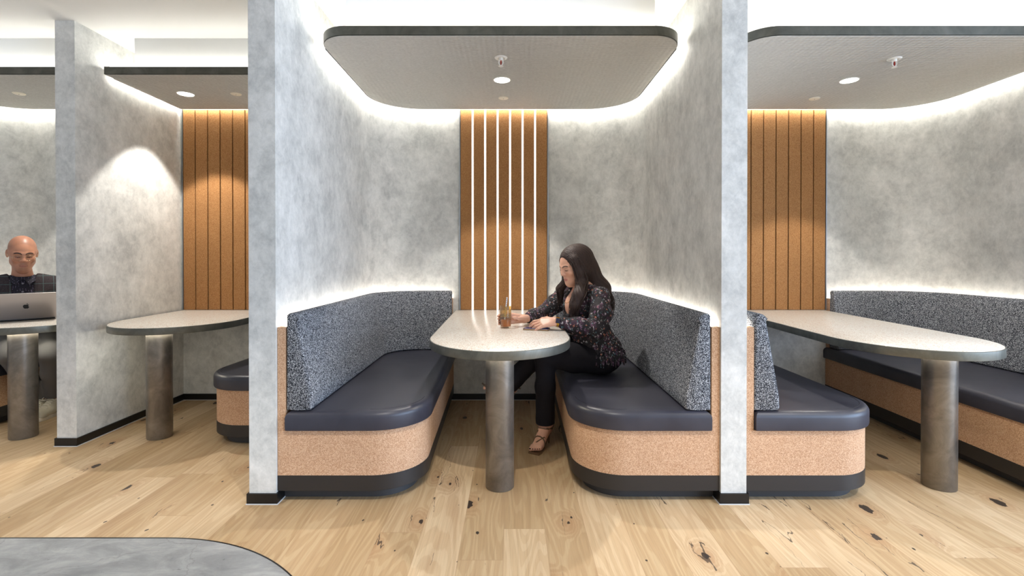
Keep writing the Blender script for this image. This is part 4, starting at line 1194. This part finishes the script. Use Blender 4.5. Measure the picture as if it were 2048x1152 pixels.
# lapels lying on the jacket
for sg in (-1, 1):
    pts = [(.084, 0, .0), (.100, 0, -.03), (.146, .0, -.080), (.118, .0, -.100), (.142, .0, -.116), (.070, .0, -.300), (.072, 0, -.18), (.076, 0, -.10), (.080, 0, -.04)]
    gp = [onto(j, mn + mr * sg * a + mf * .03 + A3((0, 0, c)), .006, mf) for a, b_, c in pts]
    gi = [q_ - mf * .007 for q_ in gp]
    n8 = len(gp); mb = MB()
    mb.add(gp + gi, [tuple(range(n8)), tuple(range(2 * n8 - 1, n8 - 1, -1))] + [(i, (i + 1) % n8, n8 + (i + 1) % n8, n8 + i) for i in range(n8)])
    obj('lapel', mb, 'plaid_wool', jk, smooth=0)
t_ = SDF(); t_.ell((-3.79, 3.79, .585), (.17, .17, .13), .05)
for h_, k_, a_ in ((MHL, MKL, MAL), (MHR, MKR, MAR)):
    t_.chain([h_, (h_ + k_) / 2, k_], [.105, .092, .076], .04); t_.chain([k_, k_ + (a_ - k_) * .45, a_], [.074, .068, .060], .03)
t_.plane((-3.6, 3.7, .128), (0, 0, -1), .003)
t_.warp = lambda P: .0035 * vnoise(P, 44, 19)
V, Q = t_.mesh(.0065); V = relax(V, Q, 1)
on = (V[:, 0] < -3.62) & (V[:, 2] < .4545) & (V[:, 2] > .36) & (V[:, 1] > 3.3); V[on, 2] = .4545
obj('trousers', tomb(MB(), V, Q), 'trousers_grey', man, smooth=180)
for a_, fd in ((MAL, A3((.30, -.95, 0))), (MAR, A3((.62, -.78, 0)))):
    fd = fd / np.linalg.norm(fd); sd_ = np.cross(fd, A3((0, 0, 1)))
    g0 = A3((a_[0], a_[1], 0))
    obj('sock', MB().tube([tuple(g0 + A3((0, 0, .06))), tuple(g0 + A3((0, 0, .17)))], .042, 16), 'sock', man)
    u = SDF(); hl_ = g0 - fd * .055; 
    u.cone(hl_ + A3((0, 0, .045)), g0 + fd * .09 + A3((0, 0, .045)), .040, .044, .02)
    u.cone(g0 + fd * .09 + A3((0, 0, .042)), g0 + fd * .185 + A3((0, 0, .036)), .045, .037, .02)
    u.cone(hl_ + fd * .02 + A3((0, 0, .05)), g0 + A3((0, 0, .10)), .040, .044, .03).cone(g0 + A3((0, 0, .09)), g0 + fd * .10 + A3((0, 0, .055)), .044, .042, .03)
    u.cone(g0 + A3((0, 0, .11)), g0 + A3((0, 0, .18)), .034, .04, .008, cut=True)
    u.plane(g0 + A3((0, 0, .022)), (0, 0, -1), .002)
    V, Q = u.mesh(.0045); V = relax(V, Q, 1)
    sh = obj('sneaker', tomb(MB(), V, Q), 'sneaker_beige', man, smooth=180)
    def outl(w0, w1, l0, l1):
        pts = []
        for i in range(28):
            a = 2 * PI * i / 28; c_, s_ = math.cos(a), math.sin(a)
            L_ = l1 if c_ > 0 else l0; W_ = w1 if c_ > 0 else w0
            pp = g0 + fd * (.05 + c_ * L_) + sd_ * s_ * (W_ if abs(c_) < .99 else W_); pts.append((pp[0], pp[1]))
        return pts
    obj('sole', MB().prism(outl(.044, .050, .150, .178), [(.004, .0), (0, .004), (0, .026), (.003, .028)]), 'sneaker_sole', sh)
    lc = MB()
    for i in range(5):
        c_ = g0 + fd * (.045 + .022 * i); zt = .125 - .014 * i
        p0 = onto(u, c_ + sd_ * .022 + A3((0, 0, .06)), .003, (0, 0, 1)); p1 = onto(u, c_ - sd_ * .022 + fd * .012 + A3((0, 0, .06)), .003, (0, 0, 1))
        lc.tube([tuple(p0), tuple((p0 + p1) / 2 + A3((0, 0, .006))), tuple(p1)], .0032, 6)
    tp = onto(u, g0 + fd * .045 + A3((0, 0, .06)), .004, (0, 0, 1))
    for sg in (-1, 1):
        lc.tube([tuple(tp), tuple(tp + sd_ * sg * .03 + A3((0, 0, .022))), tuple(tp + sd_ * sg * .05 + fd * .02), tuple(tp + sd_ * sg * .030 + fd * .035 + A3((0, 0, -.012))), tuple(tp + fd * .01)], .003, 6)
    obj('laces', lc, 'sneaker_sole', sh)
    for sg in (-1, 1):
        p = [g0 + fd * q_ + sd_ * sg * w_ + A3((0, 0, z_)) for q_, w_, z_ in ((.02, .0, .085), (.075, .0, .080), (.10, .0, .035), (.055, .0, .034))]
        pp = [onto(u, q_, .002, sd_ * sg) for q_ in p]; pi2 = [q_ - sd_ * sg * .006 for q_ in pp]
        obj('side_patch', MB().add(pp + pi2, [(0, 1, 2, 3), (7, 6, 5, 4), (0, 4, 5, 1), (1, 5, 6, 2), (2, 6, 7, 3), (3, 7, 4, 0)]), 'sneaker_navy', sh, smooth=0)

# ------------------------------------------------------------------ the laptop
lt = thing('laptop', tuple(LC), 'silver laptop with a dark apple emblem on its lid, open before the bald man', 'laptop')
wx, dp, lh = .155, .212, .214
def plate(o, ex, ey, ez, a, b_, th, r, bev=.001):
    p = arc(a - r, b_ - r, r, r, 0, 90, 6) + arc(-a + r, b_ - r, r, r, 90, 180, 6) + arc(-a + r, -b_ + r, r, r, 180, 270, 6) + arc(a - r, -b_ + r, r, r, 270, 360, 6)
    o, ex, ey, ez = map(A3, (o, ex, ey, ez)); mb = MB()
    return mb.loops([[tuple(o + ex * x + ey * y + ez * z) for x, y in inset(p, d)] for d, z in ((bev, 0), (0, bev), (0, th - bev), (bev, th))])
obj('base', plate(LC - ly * dp / 2 + A3((0, 0, .0005)), lx, -ly, (0, 0, 1), wx, dp / 2, .010, .01), 'laptop_silver', lt)
obj('hinge', MB().tube([tuple(LC + lx * q_ + A3((0, 0, .0075)) + ly * .001) for q_ in (-.148, 0, .148)], .0062, 12), 'laptop_dark', lt)
obj('keyboard', plate(LC - ly * dp * .36 + A3((0, 0, .0125)), lx, -ly, (0, 0, 1), wx * .88, dp * .2, .0012, .004, .0004), 'laptop_dark', lt)
lean = math.radians(31); lu = A3((0, 0, 1)) * math.cos(lean) + ly * math.sin(lean); ln_ = ly * math.cos(lean) - A3((0, 0, 1)) * math.sin(lean)
lo = LC + A3((0, 0, .012)) + lu * lh / 2
lid = obj('lid', plate(lo, -lx, lu, ln_, wx, lh / 2, .006, .01), 'laptop_silver', lt)
obj('screen', plate(lo - ln_ * .0004, lx, lu, -ln_, wx * .97, lh * .47, .0006, .006, .0002), 'laptop_dark', lt)
# emblem: bitten apple with its leaf
ap = [(0, .62), (.18, .72), (.42, .74), (.66, .60), (.62, .50), (.50, .34), (.48, .10), (.56, -.10), (.74, -.24), (.62, -.56), (.42, -.84), (.24, -.92), (.0, -.84), (-.24, -.92), (-.44, -.84), (-.66, -.54), (-.80, -.12), (-.80, .24), (-.66, .54), (-.42, .72), (-.18, .72)]
lf = [(.02, .80), (.06, 1.0), (.20, 1.18), (.40, 1.26), (.38, 1.06), (.24, .88)]
sz = .0205; mb = MB()
for poly_ in (ap, lf):
    n_ = len(poly_)
    f0 = [lo + ln_ * .0061 + lx * x * sz + lu * y * sz for x, y in poly_]; f1 = [q_ + ln_ * .0004 for q_ in f0]
    mb.add(f0 + f1, [tuple(range(n_, 2 * n_)), tuple(range(n_ - 1, -1, -1))] + [(i, (i + 1) % n_, n_ + (i + 1) % n_, n_ + i) for i in range(n_)])
obj('emblem', mb, 'laptop_dark', lid, smooth=0)
# ------------------------------------------------------------------ light of the open floor in front of the booths
def area(name, loc, size, power, col, rot):
    l = bpy.data.lights.new(name, 'AREA'); l.shape = 'RECTANGLE'; l.size, l.size_y = size; l.energy = power; l.color = col
    o = bpy.data.objects.new(name, l); COL.objects.link(o); o.location = loc; o.rotation_euler = rot; return o
area('window_daylight', (6.2, -1.2, 1.5), (6.4, 2.4), 430, (.52, .71, 1.0), Vector((-1, .12, 0)).to_track_quat('-Z', 'Y').to_euler())
for i, x in enumerate((-2.6, -.07, 2.3)):
    spot('corridor_lamp', (x, 1.0, 2.68), 100, 92, .35, None, (1, .95, .88), .03)
w = bpy.data.worlds.new('world'); S.world = w; w.use_nodes = True
bg = w.node_tree.nodes['Background']; bg.inputs[0].default_value = (.90, .94, 1.0, 1); bg.inputs[1].default_value = .60

# ------------------------------------------------------------------ camera
cam = bpy.data.cameras.new('camera'); co = bpy.data.objects.new('camera', cam); COL.objects.link(co)
cam.sensor_fit = 'HORIZONTAL'; cam.sensor_width = 36; cam.lens = 985 / 2048 * 36
co.location = (0, 0, 1.2)
TILT = math.radians(.35)
co.rotation_euler = (PI / 2 - TILT, 0, 0)
cam.shift_x = 0
cam.shift_y = -(576 - 515) / 2048 + math.tan(TILT) * 985 / 2048
cam.clip_start = .05
S.camera = co

vs = S.view_settings; S.display_settings.display_device = 'sRGB'
vs.view_transform = 'Standard'; vs.look = 'None'; vs.gamma = 1; vs.use_curve_mapping = False; vs.exposure = 0.52
S.cycles.use_denoising = True
S.cycles.max_bounces = 8; S.cycles.diffuse_bounces = 5; S.cycles.transmission_bounces = 8; S.cycles.transparent_max_bounces = 8
S.cycles.sample_clamp_indirect = 6; S.cycles.caustics_reflective = False; S.cycles.caustics_refractive = False
